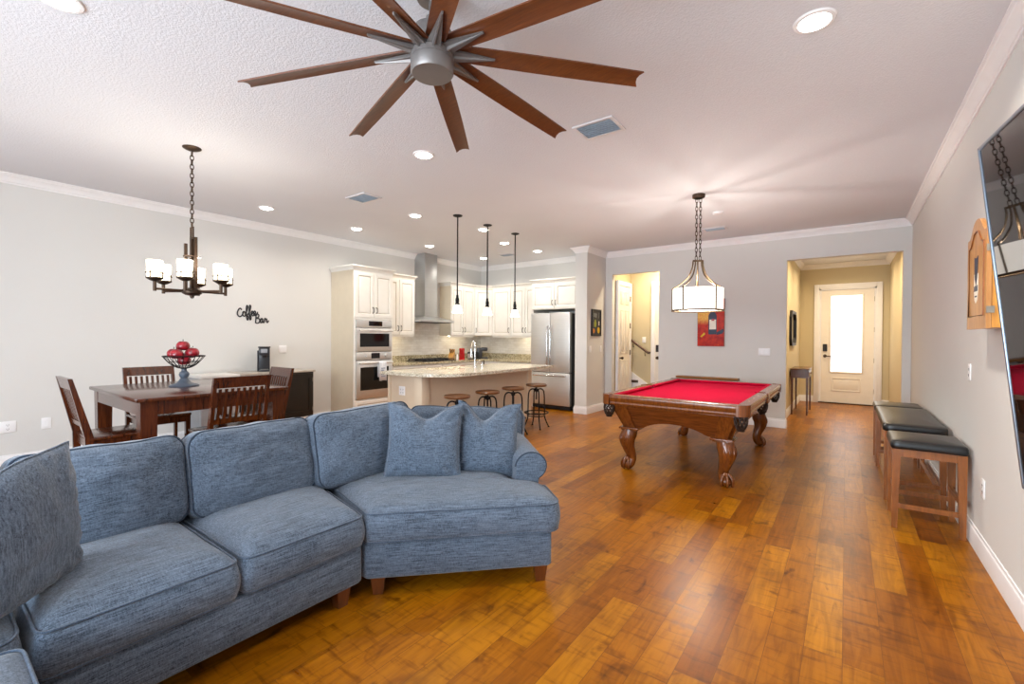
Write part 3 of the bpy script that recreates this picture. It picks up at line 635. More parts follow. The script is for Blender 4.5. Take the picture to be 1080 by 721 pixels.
# ------------------------------------------------------------------ drum light over the pool table
def pool_light():
    cx, cy = -1.387, 5.491; yaw = math.radians(36.4)
    t = thing('pool_table_light', 'bronze pendant light with wide white drum shade hanging on two chains', 'pendant light', (cx, cy, H))
    MB().lathe([(0.001, -0.045), (0.05, -0.045), (0.068, -0.035), (0.07, 0)], 28, caps=False).lathe([(0.001, -0.045), (0.05, -0.045)], 28, caps=False).build('canopy', MT['bronze'], t)
    dx, dy = math.cos(yaw)*0.022, math.sin(yaw)*0.022
    for s in (-1, 1):
        m = MB(); chain_links(m, -0.045, -0.755, s*dx, s*dy, L=0.06, wd=0.026, r=0.004, phase=yaw); m.build('chain', MT['bronze'], t)
    m = MB(); m.box(-0.06, 0.06, -0.008, 0.008, -0.772, -0.752, M=RZ(yaw))
    for k in range(5):
        a = yaw+2*PI*k/5; R = RZ(a)
        pts = catmull([(0.055, 0, -0.76), (0.062, 0, -0.83), (0.10, 0, -0.93), (0.17, 0, -1.0), (0.235, 0, -1.045), (0.284, 0, -1.07), (0.288, 0, -1.11), (0.288, 0, -1.335)], 5)
        m.tube(pts, 0.0085, 6, M=R)
        m.tube([(0.055, 0, -0.76), (0.0, 0, -0.76)], 0.007, 6, M=R)
    m.tube([(0.28*math.cos(2*PI*k/40), 0.28*math.sin(2*PI*k/40), -1.335) for k in range(40)], 0.011, 6, closed=True)
    m.cyl((0, 0, -0.75), (0, 0, -1.10), 0.005, n=8); m.sphere((0, 0, -1.10), 0.02)
    m.build('frame', MT['agedbrass'], t)
    MB().lathe([(0.268, -1.085), (0.272, -1.085), (0.272, -1.325), (0.268, -1.325)], 48, caps=False).build('drum_shade', MT['shade'], t)
    for k in range(3):
        a = yaw+2*PI*k/3+0.5
        point('drum_bulb', (cx+0.08*math.cos(a), cy+0.08*math.sin(a), H-1.19), 16, WARM, 0.025)
pool_light()

# ------------------------------------------------------------------ three kitchen pendants
def pendant():
    t = thing('pendant_light', 'nearest kitchen pendant, black rod with small lit swirl glass shade, leftmost of three', 'pendant light', (-4.28, 4.54, H), 0, 'pendants over the kitchen island')
    MB().lathe([(0.001, -0.022), (0.03, -0.022), (0.062, -0.010), (0.066, 0)], 24, caps=False).build('canopy', MT['blackmetal'], t)
    MB().cyl((0, 0, -0.02), (0, 0, -1.10), 0.0095, n=10).build('rod', MT['blackmetal'], t)
    MB().lathe([(0.010, -1.08), (0.016, -1.085), (0.018, -1.12), (0.024, -1.13), (0.026, -1.17), (0.02, -1.18), (0.028, -1.19), (0.036, -1.215), (0.028, -1.225), (0.001, -1.225)], 20).build('socket', MT['blackmetal'], t)
    g = MB(); g.lathe([(0.030, -1.212), (0.048, -1.235), (0.054, -1.26), (0.061, -1.29), (0.076, -1.325), (0.070, -1.325), (0.054, -1.285), (0.043, -1.24), (0.028, -1.218)], 28, caps=False); sh = g.build('glass_shade', MT['pshade'], t)
    b = MB()
    for ph in (0, 2.1, 4.2): b.tube([(rr*math.cos(ph+q*1.6), rr*math.sin(ph+q*1.6), zz) for q, rr, zz in ((0, 0.050, -1.236), (0.4, 0.056, -1.26), (0.8, 0.063, -1.29), (1.0, 0.070, -1.308))], 0.0035, 5)
    b.build('swirl', MT['bronze'], sh)
    return t
p0 = pendant()
PEND = [(-4.28, 4.54), (-4.28, 5.18), (-4.27, 5.86)]
dup(p0, (PEND[1][0], PEND[1][1], H), 0.8, 'middle kitchen pendant, black rod with small lit swirl glass shade, second of three')
dup(p0, (PEND[2][0], PEND[2][1], H), 1.7, 'farthest kitchen pendant, black rod with small lit swirl glass shade, nearest the refrigerator')
for x, y in PEND: point('pendant_bulb', (x, y, H-1.30), 7, WARM, 0.03)

# lamps of the two halls (above their openings) and kitchen task strips
recessed(-0.07, 9.6, 'recessed light in the entry hall ceiling near its opening', 25, WARMER)
recessed(-0.07, 11.0, 'recessed light in the entry hall ceiling above the front door', 17, WARMER)
recessed(-2.9, 8.72, 'recessed light in the stair hall ceiling', 22, WARMER)
# ------------------------------------------------------------------ kitchen cabinets
CW = [MT['cab'], MT['glaze']]
def rpanel(mb, x0, x1, z0, z1, y, th=0.02):
    """raised panel door or drawer front, face towards -y"""
    w_, h = x1-x0, z1-z0
    f = min(0.062, w_*0.22, h*0.25)
    rings = [(0, 0.0, 0), (0, -th+0.003, 0), (0.003, -th, 0), (f-0.008, -th, 0), (f, -th+0.003, 0), (f+0.004, -th+0.009, 1), (f+0.012, -th+0.009, 1), (f+0.034, -th+0.003, 0), (f+0.038, -th+0.002, 0)]
    vs = []; 
    for ins, dy, _ in rings:
        vs += [(x0+ins, y+dy, z0+ins), (x1-ins, y+dy, z0+ins), (x1-ins, y+dy, z1-ins), (x0+ins, y+dy, z1-ins)]
    for i in range(len(rings)-1):
        mi = rings[i+1][2] if rings[i+1][2] and rings[i+1][1] == rings[i][1] else 0
        mb.add([vs[i*4+k] for k in range(4)]+[vs[i*4+4+k] for k in range(4)], [(k, (k+1) % 4, 4+(k+1) % 4, 4+k) for k in range(4)], mi)
    k = (len(rings)-1)*4; mb.add([vs[k+i] for i in range(4)], [(0, 1, 2, 3)], 0); mb.add(vs[:4], [(3, 2, 1, 0)], 0)
def pull(mb, x, z, y, L=0.10, horiz=False):
    pts = []
    for k in range(9):
        a = -1+2*k/8; d = -0.004-0.028*(1-a**4); q = a*L/2
        pts.append((x+q, y+d, z) if horiz else (x, y+d, z+q))
    mb.tube(pts, [0.0075, 0.006, 0.005, 0.0045, 0.0045, 0.0045, 0.005, 0.006, 0.0075], 8)
def crown_top(mb, w_, d, z, left=True, right=True, proj=0.045):
    pr = [(0, z), (-0.006, z), (-0.010, z+0.02), (-0.03, z+0.05), (-proj, z+0.06), (-proj, z+0.078), (0, z+0.078)]
    path = []
    if left: path.append((-w_/2, 0))
    path += [(-w_/2, -d), (w_/2, -d)]
    if right: path.append((w_/2, 0))
    sweep(mb, path, pr)
    mb.box(-w_/2, w_/2, -d, -0.002, z, z+0.074)
def doors(t, w_, y, z0, z1, n, hz, hside=None, gap=0.004):
    dw = w_/n
    for i in range(n):
        m = MB(); x0 = -w_/2+i*dw+gap; x1 = -w_/2+(i+1)*dw-gap; rpanel(m, x0, x1, z0+gap, z1-gap, y)
        d = m.build('door', CW, t, ang=0.4)
        h = MB(); s = (hside if hside is not None else (1 if i % 2 == 0 else -1))
        pull(h, (x1-0.032) if s > 0 else (x0+0.032), hz, y-0.02); h.build('handle', MT['blackmetal'], d)
def upper(name, label, loc, rz, w_, z0, z1, depth, n, hside=None, left=True, right=True, grp='kitchen wall cabinets'):
    t = thing(name, label, 'cabinet', loc, rz, grp)
    b = MB().box(-w_/2, w_/2, -(depth-0.02), 0, z0, z1); b.build('body', MT['cabside'], t, smooth=False)
    MB().box(-w_/2+0.001, w_/2-0.001, -(depth-0.018), -(depth-0.021), z0, z1).build('face_frame', MT['cab'], t, smooth=False)
    if z0 < 1.5: MB().box(-w_/2+0.001, w_/2-0.001, -(depth-0.02), -(depth-0.04), z0-0.028, z0).build('light_rail', MT['cab'], t, smooth=False)
    doors(t, w_, -(depth-0.02)-0.002, z0+0.01, z1-0.015, n, z0+0.13, hside)
    m = MB(); crown_top(m, w_, depth-0.02, z1, left, right); m.build('crown', MT['cab'], t, ang=0.5)
    return t
G = 0.001
# tall oven cabinet (hollow around the ovens), faces +X
def oven_tower():
    w_ = 0.78; yc = 4.34+w_/2; d = 0.645
    t = thing('oven_cabinet', 'tall cream oven cabinet at the left end of the kitchen', 'cabinet', (XL+G, yc, 0), PI/2)
    b = MB(); b.box(-w_/2, -w_/2+0.03, -(d-0.02), 0, 0.0, 2.47).box(w_/2-0.03, w_/2, -(d-0.02), 0, 0, 2.47)
    b.box(-w_/2+0.03, w_/2-0.03, -0.03, 0, 0.1, 2.47); b.box(-w_/2+0.03, w_/2-0.03, -(d-0.02), -0.03, 1.70, 2.47).box(-w_/2+0.03, w_/2-0.03, -(d-0.02), -0.03, 0.09, 0.36)
    b.box(-w_/2+0.03, w_/2-0.03, -(d-0.08), -0.03, 0.0, 0.09)
    b.build('body', MT['cabside'], t, smooth=False)
    f = MB(); y0, y1 = -(d-0.018), -(d-0.022)
    f.box(-w_/2, -w_/2+0.04, y1, y0, 0.09, 2.47).box(w_/2-0.04, w_/2, y1, y0, 0.09, 2.47).box(-w_/2+0.04, w_/2-0.04, y1, y0, 1.675, 2.47).box(-w_/2+0.04, w_/2-0.04, y1, y0, 0.09, 0.365)
    f.build('face_frame', MT['cab'], t, smooth=False)
    doors(t, w_-0.03, -(d-0.022)-0.001, 1.705, 2.45, 2, 1.83)
    m = MB(); rpanel(m, -w_/2+0.02, w_/2-0.02, 0.11, 0.345, -(d-0.022)-0.001); dr = m.build('drawer', CW, t, ang=0.4)
    m = MB(); crown_top(m, w_, d-0.02, 2.47); m.build('crown', MT['cab'], t, ang=0.5)
    return t
oven_tower()
def oven_handle(mb, z, y, w_):
    mb.cyl((-w_/2, y-0.05, z), (w_/2, y-0.05, z), 0.013, n=12)
    for s in (-1, 1): mb.box(s*(w_/2-0.03)-0.012, s*(w_/2-0.03)+0.012, y-0.05, y, z-0.012, z+0.012, 0.004)
def wall_ovens():
    w_ = 0.70; yc = 4.34+0.39; yf = -0.645
    t = thing('microwave_oven', 'built-in stainless microwave oven, above the wall oven', 'microwave', (XL+G, yc, 1.15), PI/2)
    MB().box(-0.345, 0.345, yf+0.02, -0.06, 0.005, 0.515).build('body', MT['fridgedark'], t, smooth=False)
    z = 0
    MB().box(-w_/2, w_/2, yf-0.012, yf+0.018, 0.395, 0.52, 0.004).build('control_panel', MT['steel'], t)
    MB().box(-0.12, 0.15, yf-0.014, yf-0.011, 0.42, 0.50).build('display', MT['ovenglass'], t, smooth=False)
    d = MB().box(-w_/2, w_/2, yf-0.016, yf+0.018, 0.0, 0.385, 0.005).build('door', MT['steel'], t)
    MB().box(-0.29, 0.29, yf-0.018, yf-0.015, 0.075, 0.295).build('window', MT['ovenglass'], d, smooth=False)
    h = MB(); oven_handle(h, 0.345, yf-0.016, 0.66); h.build('handle', MT['steel'], d)
    t = thing('wall_oven', 'built-in stainless wall oven with a towel on its handle', 'oven', (XL+G, yc, 0.375), PI/2)
    MB().box(-0.345, 0.345, yf+0.02, -0.06, 0.0, 0.76).build('body', MT['fridgedark'], t, smooth=False)
    MB().box(-w_/2, w_/2, yf-0.012, yf+0.018, 0.635, 0.765, 0.004).build('control_panel', MT['steel'], t)
    MB().box(-0.07, 0.10, yf-0.014, yf-0.011, 0.655, 0.745).build('display', MT['ovenglass'], t, smooth=False)
    for x in (-0.17, 0.22): MB().cyl((x, yf-0.012, 0.70), (x, yf-0.05, 0.70), 0.027, 0.023).build('knob', MT['steel'], t)
    d = MB().box(-w_/2, w_/2, yf-0.016, yf+0.018, 0.0, 0.625, 0.005).build('door', MT['steel'], t)
    MB().box(-0.28, 0.28, yf-0.018, yf-0.015, 0.14, 0.515).build('window', MT['ovenglass'], d, smooth=False)
    h = MB(); oven_handle(h, 0.585, yf-0.016, 0.66); h.build('handle', MT['steel'], d)
    # dish towel folded over the handle
    tw = MB(); yy = yf-0.066; zc = 0.585
    prof = []
    for k in range(9): a = PI*k/8; prof.append((yy+0.0-0.020*math.cos(PI-a)*-1, zc+0.019*math.sin(a)))
    path = [(yy-0.020, zc-0.30), (yy-0.021, zc-0.15)]+[(yy-0.020*math.cos(PI*k/8), zc+0.020*math.sin(PI*k/8)) for k in range(9)]+[(yy+0.020, zc-0.12), (yy+0.018, zc-0.24)]
    n = 10; vs = []
    for (y, z) in path:
        for k in range(n+1):
            x = 0.0+0.15*k/n; vs.append((x, y-0.005*math.sin(k*1.9+z*4)*(1 if y < yy else 0.1)-(0.004 if y < yy else 0), z-0.004*math.sin(k*0.8)))
    fs = [(i*(n+1)+k, i*(n+1)+k+1, (i+1)*(n+1)+k+1, (i+1)*(n+1)+k) for i in range(len(path)-1) for k in range(n)]
    tt = thing('dish_towel', 'white dish towel with grey print folded over the wall oven handle', 'towel', (XL+G, yc+0.03, 0.375), PI/2)
    tw.add(vs, fs); to = tw.build('cloth', MT['towel'], tt)
    sm = to.modifiers.new('thick', 'SOLIDIFY'); sm.thickness = 0.004; sm.offset = 0
    pr = MB()
    for i in range(5): pr.box(0.035, 0.115-0.02*(i % 2), yy-0.0335, yy-0.0315, zc-0.10-0.034*i, zc-0.087-0.034*i)
    pr.build('print', MT['towelp'], tt, smooth=False)
wall_ovens()
D = 0.345
upper('wall_cabinet', 'narrow cream wall cabinet between the oven cabinet and the range hood', (XL+G, 5.5, 0), PI/2, 0.75, 1.42, 2.47, D, 2, left=False)
upper('wall_cabinet', 'cream two-door wall cabinet right of the range hood on the left kitchen wall', (XL+G, 7.238, 0), PI/2, 0.735, 1.42, 2.47, D, 2, right=False)
def corner_cab():
    t = thing('corner_cabinet', 'diagonal single-door cream cabinet in the kitchen corner', 'cabinet', (XL+G, YB-G, 0), 0, 'kitchen wall cabinets')
    a = 0.615; d = D-0.02
    poly = [(0, 0), (0, -a), (d, -a), (a, -d), (a, 0)]
    MB().prism(poly, 1.42, 2.47).build('body', MT['cabside'], t, smooth=False)
    M = T(d+(a-d)/2, -a+(a-d)/2) @ RZ(PI/4); L = (a-d)*math.sqrt(2)
    m = MB(); rpanel(m, -L/2+0.01, L/2-0.01, 1.435, 2.45, 0); m.xf(M @ T(0, -0.002)); dd = m.build('door', CW, t, ang=0.4)
    h = MB(); pull(h, -L/2+0.045, 1.55, -0.022); h.xf(M); h.build('handle', MT['blackmetal'], dd)
    m = MB(); sweep(m, [(d, -a), (a, -d)], [(0, 2.47), (-0.006, 2.47), (-0.010, 2.49), (-0.03, 2.52), (-0.045, 2.53), (-0.045, 2.548), (0, 2.548)]); m.prism(poly, 2.47, 2.54); m.build('crown', MT['cab'], t, ang=0.5)
corner_cab()
x0 = XL+0.62
upper('wall_cabinet', 'single-door cream wall cabinet beside the diagonal corner cabinet', ((x0-5.86)/2, YB-G, 0), 0, -5.86-x0-0.004, 1.42, 2.47, D, 1, hside=1, left=False, right=False)
upper('wall_cabinet', 'two-door cream wall cabinet left of the refrigerator', (-5.483, YB-G, 0), 0, 0.748, 1.42, 2.47, D, 2, left=False, right=False)
frc = upper('wall_cabinet', 'short two-door cream cabinet above the refrigerator', (-4.575, YB-G, 0), 0, 1.055, 1.95, 2.47, YB-7.58, 2, left=True, right=False)
MB().box(-0.53, -0.506, -(YB-7.62), -0.001, 0, 1.949).build('end_panel', MT['cab'], frc, smooth=False)
# range hood
def hood():
    t = thing('range_hood', 'stainless chimney range hood reaching up to the ceiling', 'range hood', (XL+G, 6.335, 0), PI/2)
    MB().box(-0.165, 0.165, -0.30, 0, 1.80, H-0.001, 0.002).build('chimney', MT['hoodsteel'], t)
    m = MB(); w_ = 0.455
    m.box(-w_, w_, -0.50, 0, 1.685, 1.725, 0.004)
    m.hexa([(-w_, -0.50, 1.725), (w_, -0.50, 1.725), (w_, 0, 1.725), (-w_, 0, 1.725)], [(-0.17, -0.305, 1.80), (0.17, -0.305, 1.80), (0.17, 0, 1.80), (-0.17, 0, 1.80)])
    m.build('canopy', MT['hoodsteel'], t)
    MB().box(-0.40, 0.40, -0.44, -0.06, 1.675, 1.685).build('filter', MT['fridgedark'], t, smooth=False)
hood()
# base cabinets and granite worktop
def base(label, loc, rz, w_, d, n=1, drawer=True, name='base_cabinet'):
    t = thing(name, label, 'cabinet', loc, rz, 'kitchen base cabinets')
    MB().box(-w_/2, w_/2, -(d-0.02), 0, 0.10, 0.88).box(-w_/2, w_/2, -(d-0.09), 0, 0, 0.10).build('body', MT['cab'], t, smooth=False)
    for i in range(n):
        x0 = -w_/2+i*w_/n+0.012; x1 = -w_/2+(i+1)*w_/n-0.012
        m = MB(); rpanel(m, x0, x1, 0.70, 0.86, -(d-0.02)-0.001); dr = m.build('drawer', CW, t, ang=0.4)
        h = MB(); pull(h, (x0+x1)/2, 0.78, -(d)-0.001, 0.11, True); h.build('handle', MT['blackmetal'], dr)
        m = MB(); rpanel(m, x0, x1, 0.12, 0.685, -(d-0.02)-0.001); dd = m.build('door', CW, t, ang=0.4)
        h = MB(); pull(h, x1-0.035, 0.58, -d-0.001); h.build('handle', MT['blackmetal'], dd)
base('cream base cabinet beside the oven tower', (XL+G, 5.505, 0), PI/2, 0.76, 0.62)
base('cream base cabinet under the gas cooktop', (XL+G, 6.345, 0), PI/2, 0.905, 0.62, 2)
base('cream base cabinet right of the cooktop, towards the kitchen corner', (XL+G, 7.20, 0), PI/2, 0.79, 0.62, 1)
base('cream base cabinet along the back wall left of the refrigerator', (-5.74, YB-G, 0), 0, 1.255, 0.62, 2)
ct = thing('kitchen_worktop', 'speckled granite worktop running around the kitchen corner', 'countertop', (0, 0, 0))
MB().prism([(XL+G, 5.125), (XL+0.65, 5.125), (XL+0.65, YB-0.65), (-5.108, YB-0.65), (-5.108, YB-G), (XL+G, YB-G)], 0.882, 0.92).build('slab', MT['granite'], ct, smooth=False)
MB().box(XL+G, XL+0.02, 5.125, YB-0.02, 0.92, 1.03).box(XL+G, -5.108, YB-0.02, YB-G, 0.92, 1.03).build('upstand', MT['granite'], ct, smooth=False)
struct(MB().box(XL, XL+0.008, 5.125, YB, 1.031, 1.42).box(XL, XL+0.008, 5.88, 6.865, 1.42, 1.70).box(XL+0.008, -5.108, YB-0.008, YB, 1.031, 1.42).build('trim_5', MT['tile'], smooth=False))
for nm, x, y, sx, sy, l in (('a', XL+0.2, 5.5, 0.05, 0.6, 'lit strip light under the narrow wall cabinet by the oven'), ('b', -5.48, YB-0.2, 0.65, 0.05, 'lit strip light under the wall cabinet left of the refrigerator'), ('c', XL+0.2, 7.24, 0.05, 0.6, 'lit strip light under the wall cabinet right of the hood')):
    t = thing('under_cabinet_light', l, 'cabinet light', (x, y, 1.42))
    MB().box(-sx/2, sx/2, -sy/2, sy/2, -0.012, -0.001).build('strip', MT['strip'], t, smooth=False)
# gas cooktop
t = thing('gas_cooktop', 'black gas cooktop set in the granite below the range hood', 'cooktop', (XL+0.33, 6.335, 0.92))
MB().box(-0.25, 0.25, -0.44, 0.44, 0.0, 0.012, 0.004).build('glass_base', MT['black'], t)
for j, y in enumerate((-0.29, 0, 0.29)):
    g = MB()
    for x in (-0.2, -0.07, 0.07, 0.2): g.box(x-0.007, x+0.007, y-0.13, y+0.13, 0.03, 0.045)
    for yy in (-0.13, 0, 0.13): g.box(-0.207, 0.207, y+yy-0.007, y+yy+0.007, 0.03, 0.045)
    for x in (-0.2, 0.2):
        for yy in (-0.123, 0.123): g.box(x-0.006, x+0.006, y+yy-0.006, y+yy+0.006, 0.012, 0.03)
    g.build('grate', MT['black'], t, smooth=False)
    for x in (-0.12, 0.12): MB().lathe([(0.001, 0.026), (0.035, 0.026), (0.04, 0.012)], 16, caps=False).xf(T(x, y)).build('burner', MT['blackmetal'], t)
# things on the worktop
t = thing('knife_block', 'wooden knife block on the worktop right of the cooktop', 'knife block', (XL+0.36, 6.86, 0.92), 0.5)
m = MB(); m.hexa([(-0.05, -0.09, 0), (0.05, -0.09, 0), (0.05, 0.09, 0), (-0.05, 0.09, 0)], [(-0.05, -0.03, 0.10), (0.05, -0.03, 0.10), (0.05, 0.10, 0.22), (-0.05, 0.10, 0.22)]); m.build('block', MT['knife'], t, smooth=False)
for i in range(5):
    x = -0.036+0.018*i; MB().box(-0.007, 0.007, -0.011, 0.011, 0, 0.085, 0.004, M=T(x, 0.055-0.03*(i % 2), 0.165-0.02*(i % 2)) @ RX(0.75)).build('knife_handle', MT['black'] if i != 2 else MT['knife'], t)
t = thing('salt_shaker', 'small white shaker between the knife block and the red coffee canister', 'shaker', (XL+0.37, 7.03, 0.92)); MB().lathe([(0.001, 0), (0.024, 0), (0.026, 0.01), (0.02, 0.09), (0.016, 0.11), (0.001, 0.12)], 16).build('body', MT['plate'], t)
t = thing('canister', 'tall red canister on the worktop near the kitchen corner', 'canister', (XL+0.40, 7.14, 0.92))
MB().lathe([(0.001, 0), (0.06, 0), (0.062, 0.01), (0.055, 0.19), (0.058, 0.195), (0.058, 0.23), (0.05, 0.24), (0.001, 0.245)], 24).build('body', MT['red'], t)
MB().tube(catmull([(0.055, 0, 0.19), (0.095, 0, 0.17), (0.10, 0, 0.10), (0.057, 0, 0.05)], 5), 0.008, 8).xf(RZ(-0.5)).build('handle', MT['red'], t)
t = thing('toaster', 'black toaster on the worktop behind the island faucet', 'toaster', (XL+0.42, 7.46, 0.92), PI/2+0.3)
MB().box(-0.13, 0.13, -0.08, 0.08, 0.008, 0.16, 0.03, seg=3).build('body', MT['black'], t)
MB().box(-0.134, -0.12, -0.06, 0.06, 0.02, 0.12, 0.006).box(0.12, 0.134, -0.06, 0.06, 0.02, 0.12, 0.006).build('end_plate', MT['steel'], t); MB().box(-0.10, 0.10, -0.045, -0.02, 0.158, 0.162).box(-0.10, 0.10, 0.02, 0.045, 0.158, 0.162).build('slots', MT['hole'], t, smooth=False)
for x in (-0.1, 0.1): MB().box(x-0.015, x+0.015, -0.06, 0.06, 0, 0.01).build('foot', MT['black'], t)
t = thing('coffee_brewer', 'upright black coffee brewer in the corner of the worktop', 'coffee maker', (XL+0.40, 7.80, 0.92), PI/4+PI/2)
MB().box(-0.09, 0.09, 0.0, 0.12, 0, 0.24, 0.02).box(-0.09, 0.09, -0.12, 0.02, 0.17, 0.25, 0.02).box(-0.09, 0.09, -0.13, 0.0, 0, 0.03, 0.01).build('body', MT['coffeegrey'], t); MB().box(-0.05, 0.05, -0.124, -0.118, 0.19, 0.235).build('display', MT['greyapp'], t, smooth=False)

# ------------------------------------------------------------------ refrigerator
def fridge():
    w_ = 0.885; t = thing('refrigerator', 'stainless french door refrigerator beside the wall stub', 'refrigerator', (-4.632, 8.2, 0))
    b = MB().box(-w_/2+0.004, w_/2-0.004, -0.60, 0, 0.05, 1.86).box(-w_/2+0.03, w_/2-0.03, -0.56, -0.04, 0, 0.05); b.build('body', MT['fridgedark'], t, smooth=False)
    y0, y1 = -0.685, -0.602
    for s, x0, x1 in ((1, -w_/2, -0.003), (-1, 0.003, w_/2)):
        d = MB().box(x0, x1, y0, y1, 0.725, 1.875, 0.012, seg=3).build('door', MT['steel'], t)
        h = MB(); x = -0.035 if s > 0 else 0.035
        h.tube([(x, y0, 1.62), (x, y0-0.05, 1.60), (x, y0-0.055, 1.55), (x, y0-0.055, 0.90), (x, y0-0.05, 0.85), (x, y0, 0.83)], 0.014, 10); h.build('handle', MT['chrome'], d)
    d = MB().box(-w_/2, w_/2, y0, y1, 0.09, 0.715, 0.012, seg=3).build('freezer_drawer', MT['steel'], t)
    h = MB(); h.tube([(-0.36, y0, 0.665), (-0.355, y0-0.05, 0.665), (-0.32, y0-0.055, 0.665), (0.32, y0-0.055, 0.665), (0.355, y0-0.05, 0.665), (0.36, y0, 0.665)], 0.014, 10); h.build('handle', MT['chrome'], d)
    MB().box(-w_/2+0.02, w_/2-0.02, y1-0.03, y1, 0.02, 0.085).build('grille', MT['black'], t, smooth=False)
fridge()

# ------------------------------------------------------------------ island
def island():
    t = thing('kitchen_island', 'cream painted kitchen island base behind the bar stools', 'island', (0, 0, 0))
    b = MB().box(-5.05, -4.40, 4.02, 6.50, 0.0, 0.884); b.build('body', MT['cabtan'], t, smooth=False)
    for q in ((-5.07, -5.02, 4.0, 4.03), (-4.53, -4.385, 3.995, 4.14), (-4.51, -4.38, 6.40, 6.52)): MB().box(*q, 0, 0.884, 0.004).build('corner_post', MT['cabtan'], t)
    MB().box(-4.40, -4.388, 4.14, 6.40, 0, 0.12, 0.003).box(-5.05, -4.53, 4.008, 4.02, 0, 0.12, 0.003).build('base_moulding', MT['cabtan'], t)
    top = thing('island_worktop', 'speckled granite island top, paled by painted reflection, with rounded front corner and sink', 'countertop', (0, 0, 0))
    c = [(-5.11, 3.905), (-4.75, 3.905), (-4.50, 3.915), (-4.30, 3.945), (-4.14, 4.02), (-4.03, 4.14), (-3.975, 4.32), (-3.96, 4.6), (-3.96, 5.4), (-3.975, 6.2), (-4.0, 6.62), (-5.11, 6.62)]
    hole = [(-4.86+0.19*math.cos(a)*1.0, 4.96+0.36*math.sin(a)) for a in [2*PI*k/32 for k in range(32)]]
    def sq(a, ex): return math.copysign(abs(a)**ex, a)
    hole = [(-4.86+0.20*sq(math.cos(2*PI*k/40), 0.4), 4.96+0.38*sq(math.sin(2*PI*k/40), 0.4)) for k in range(40)]
    MB().prism(c, 0.885, 0.925, hole=hole).build('slab', MT['granite_sheen'], top, ang=0.5)
    s = thing('undermount_sink', 'stainless sink sunk into the island top', 'sink', (-4.86, 4.96, 0.885))
    m = MB(); n = 40; P = [(0.205*sq(math.cos(2*PI*k/n), 0.4), 0.385*sq(math.sin(2*PI*k/n), 0.4)) for k in range(n)]
    vs = [(x, y, -0.001) for x, y in P]+[(x*0.95, y*0.97, -0.17) for x, y in P]+[(x*0.9, y*0.94, -0.19) for x, y in P]
    fs = [(i*n+k, i*n+(k+1) % n, (i+1)*n+(k+1) % n, (i+1)*n+k) for i in range(2) for k in range(n)]+[tuple(2*n+k for k in range(n))]
    m.add(vs, fs); m.build('basin', MT['steel'], s)
    f = thing('kitchen_faucet', 'brushed gooseneck faucet on the island top', 'faucet', (-4.60, 5.28, 0.925), 2.6)
    m = MB(); m.lathe([(0.001, 0), (0.03, 0), (0.03, 0.008), (0.022, 0.02), (0.018, 0.06), (0.014, 0.10)], 18)
    m.tube(catmull([(0, 0, 0.08), (0, 0, 0.24), (0.01, 0, 0.33), (0.07, 0, 0.39), (0.15, 0, 0.385), (0.19, 0, 0.32), (0.195, 0, 0.25)], 6), 0.0125, 12); m.cyl((0.195, 0, 0.26), (0.197, 0, 0.17), 0.017, 0.019)
    m.build('spout', MT['chrome'], f); MB().tube([(0, -0.015, 0.07), (0, -0.05, 0.085), (0.02, -0.09, 0.12)], 0.007, 8).build('lever', MT['chrome'], f)
    so = thing('soap_dispenser', 'small chrome soap dispenser beside the island faucet', 'soap dispenser', (-4.60, 5.45, 0.925), 2.6)
    MB().lathe([(0.001, 0), (0.02, 0), (0.02, 0.03), (0.008, 0.04), (0.008, 0.08), (0.001, 0.085)], 14).tube([(0, 0, 0.075), (0.06, 0, 0.08), (0.07, 0, 0.07)], 0.006, 8).build('pump', MT['chrome'], so)
island()

# ------------------------------------------------------------------ wall plates
def plate(label, loc, rz, w_=0.075, h=0.118, kind='outlet', n=1):
    t = thing('wall_outlet' if kind == 'outlet' else 'light_switch', label, 'outlet' if kind == 'outlet' else 'light switch', loc, rz, 'wall plates')
    MB().box(-w_/2, w_/2, -0.008, -0.0005, -h/2, h/2, 0.003).build('cover_plate', MT['plate'], t)
    m = MB()
    for i in range(n):
        x = (i-(n-1)/2)*0.046
        if kind == 'outlet':
            for z in (0.021, -0.021):
                m.box(x-0.009, x-0.006, -0.0095, -0.0075, z-0.005, z+0.006).box(x+0.006, x+0.009, -0.0095, -0.0075, z-0.005, z+0.006).box(x-0.003, x+0.003, -0.0095, -0.0075, z-0.013, z-0.008)
        else: m.box(x-0.016, x+0.016, -0.011, -0.0075, -0.033, 0.033, 0.002)
    m.build('sockets' if kind == 'outlet' else 'rocker', MT['slot'] if kind == 'outlet' else MT['plate'], t, smooth=False)
    return t
plate('low white cable plate at the left picture edge on the left wall', (XL, 0.675, 0.434), PI/2, 0.12, 0.118, n=1)
plate('low blank-looking white plate right of the cable plate on the left wall', (XL, 0.957, 0.433), PI/2, n=1, kind='switch')
plate('white switch plate beside the coffee maker on the left wall', (XL, 3.525, 1.193), PI/2, 0.12, n=2, kind='switch')
plate('white triple switch plate on the far wall behind the pool table', (-1.054, YB, 1.186), 0, 0.165, n=3, kind='switch')
plate('white switch plate under the small dark picture on the stub wall', (-3.80, 7.575, 1.188), PI/2, 0.09, n=1, kind='switch')
plate('round-looking white plate deeper on the stub wall near the hall opening', (-3.80, 8.02, 1.189), PI/2, n=1, kind='switch')
plate('white outlet high on the right wall between dartboard and stools', (XR, 4.53, 1.165), -PI/2)
plate('low white outlet on the right wall beside the nearest black stool', (XR, 4.085, 0.45), -PI/2)
plate('square outlet plate on the end panel of the kitchen island', (-4.79, 4.02, 0.67), 0, 0.12, 0.12, n=2)
plate('white switch on the stair hall back wall above the handrail', (-3.36, HY, 1.36), 0, n=1, kind='switch')
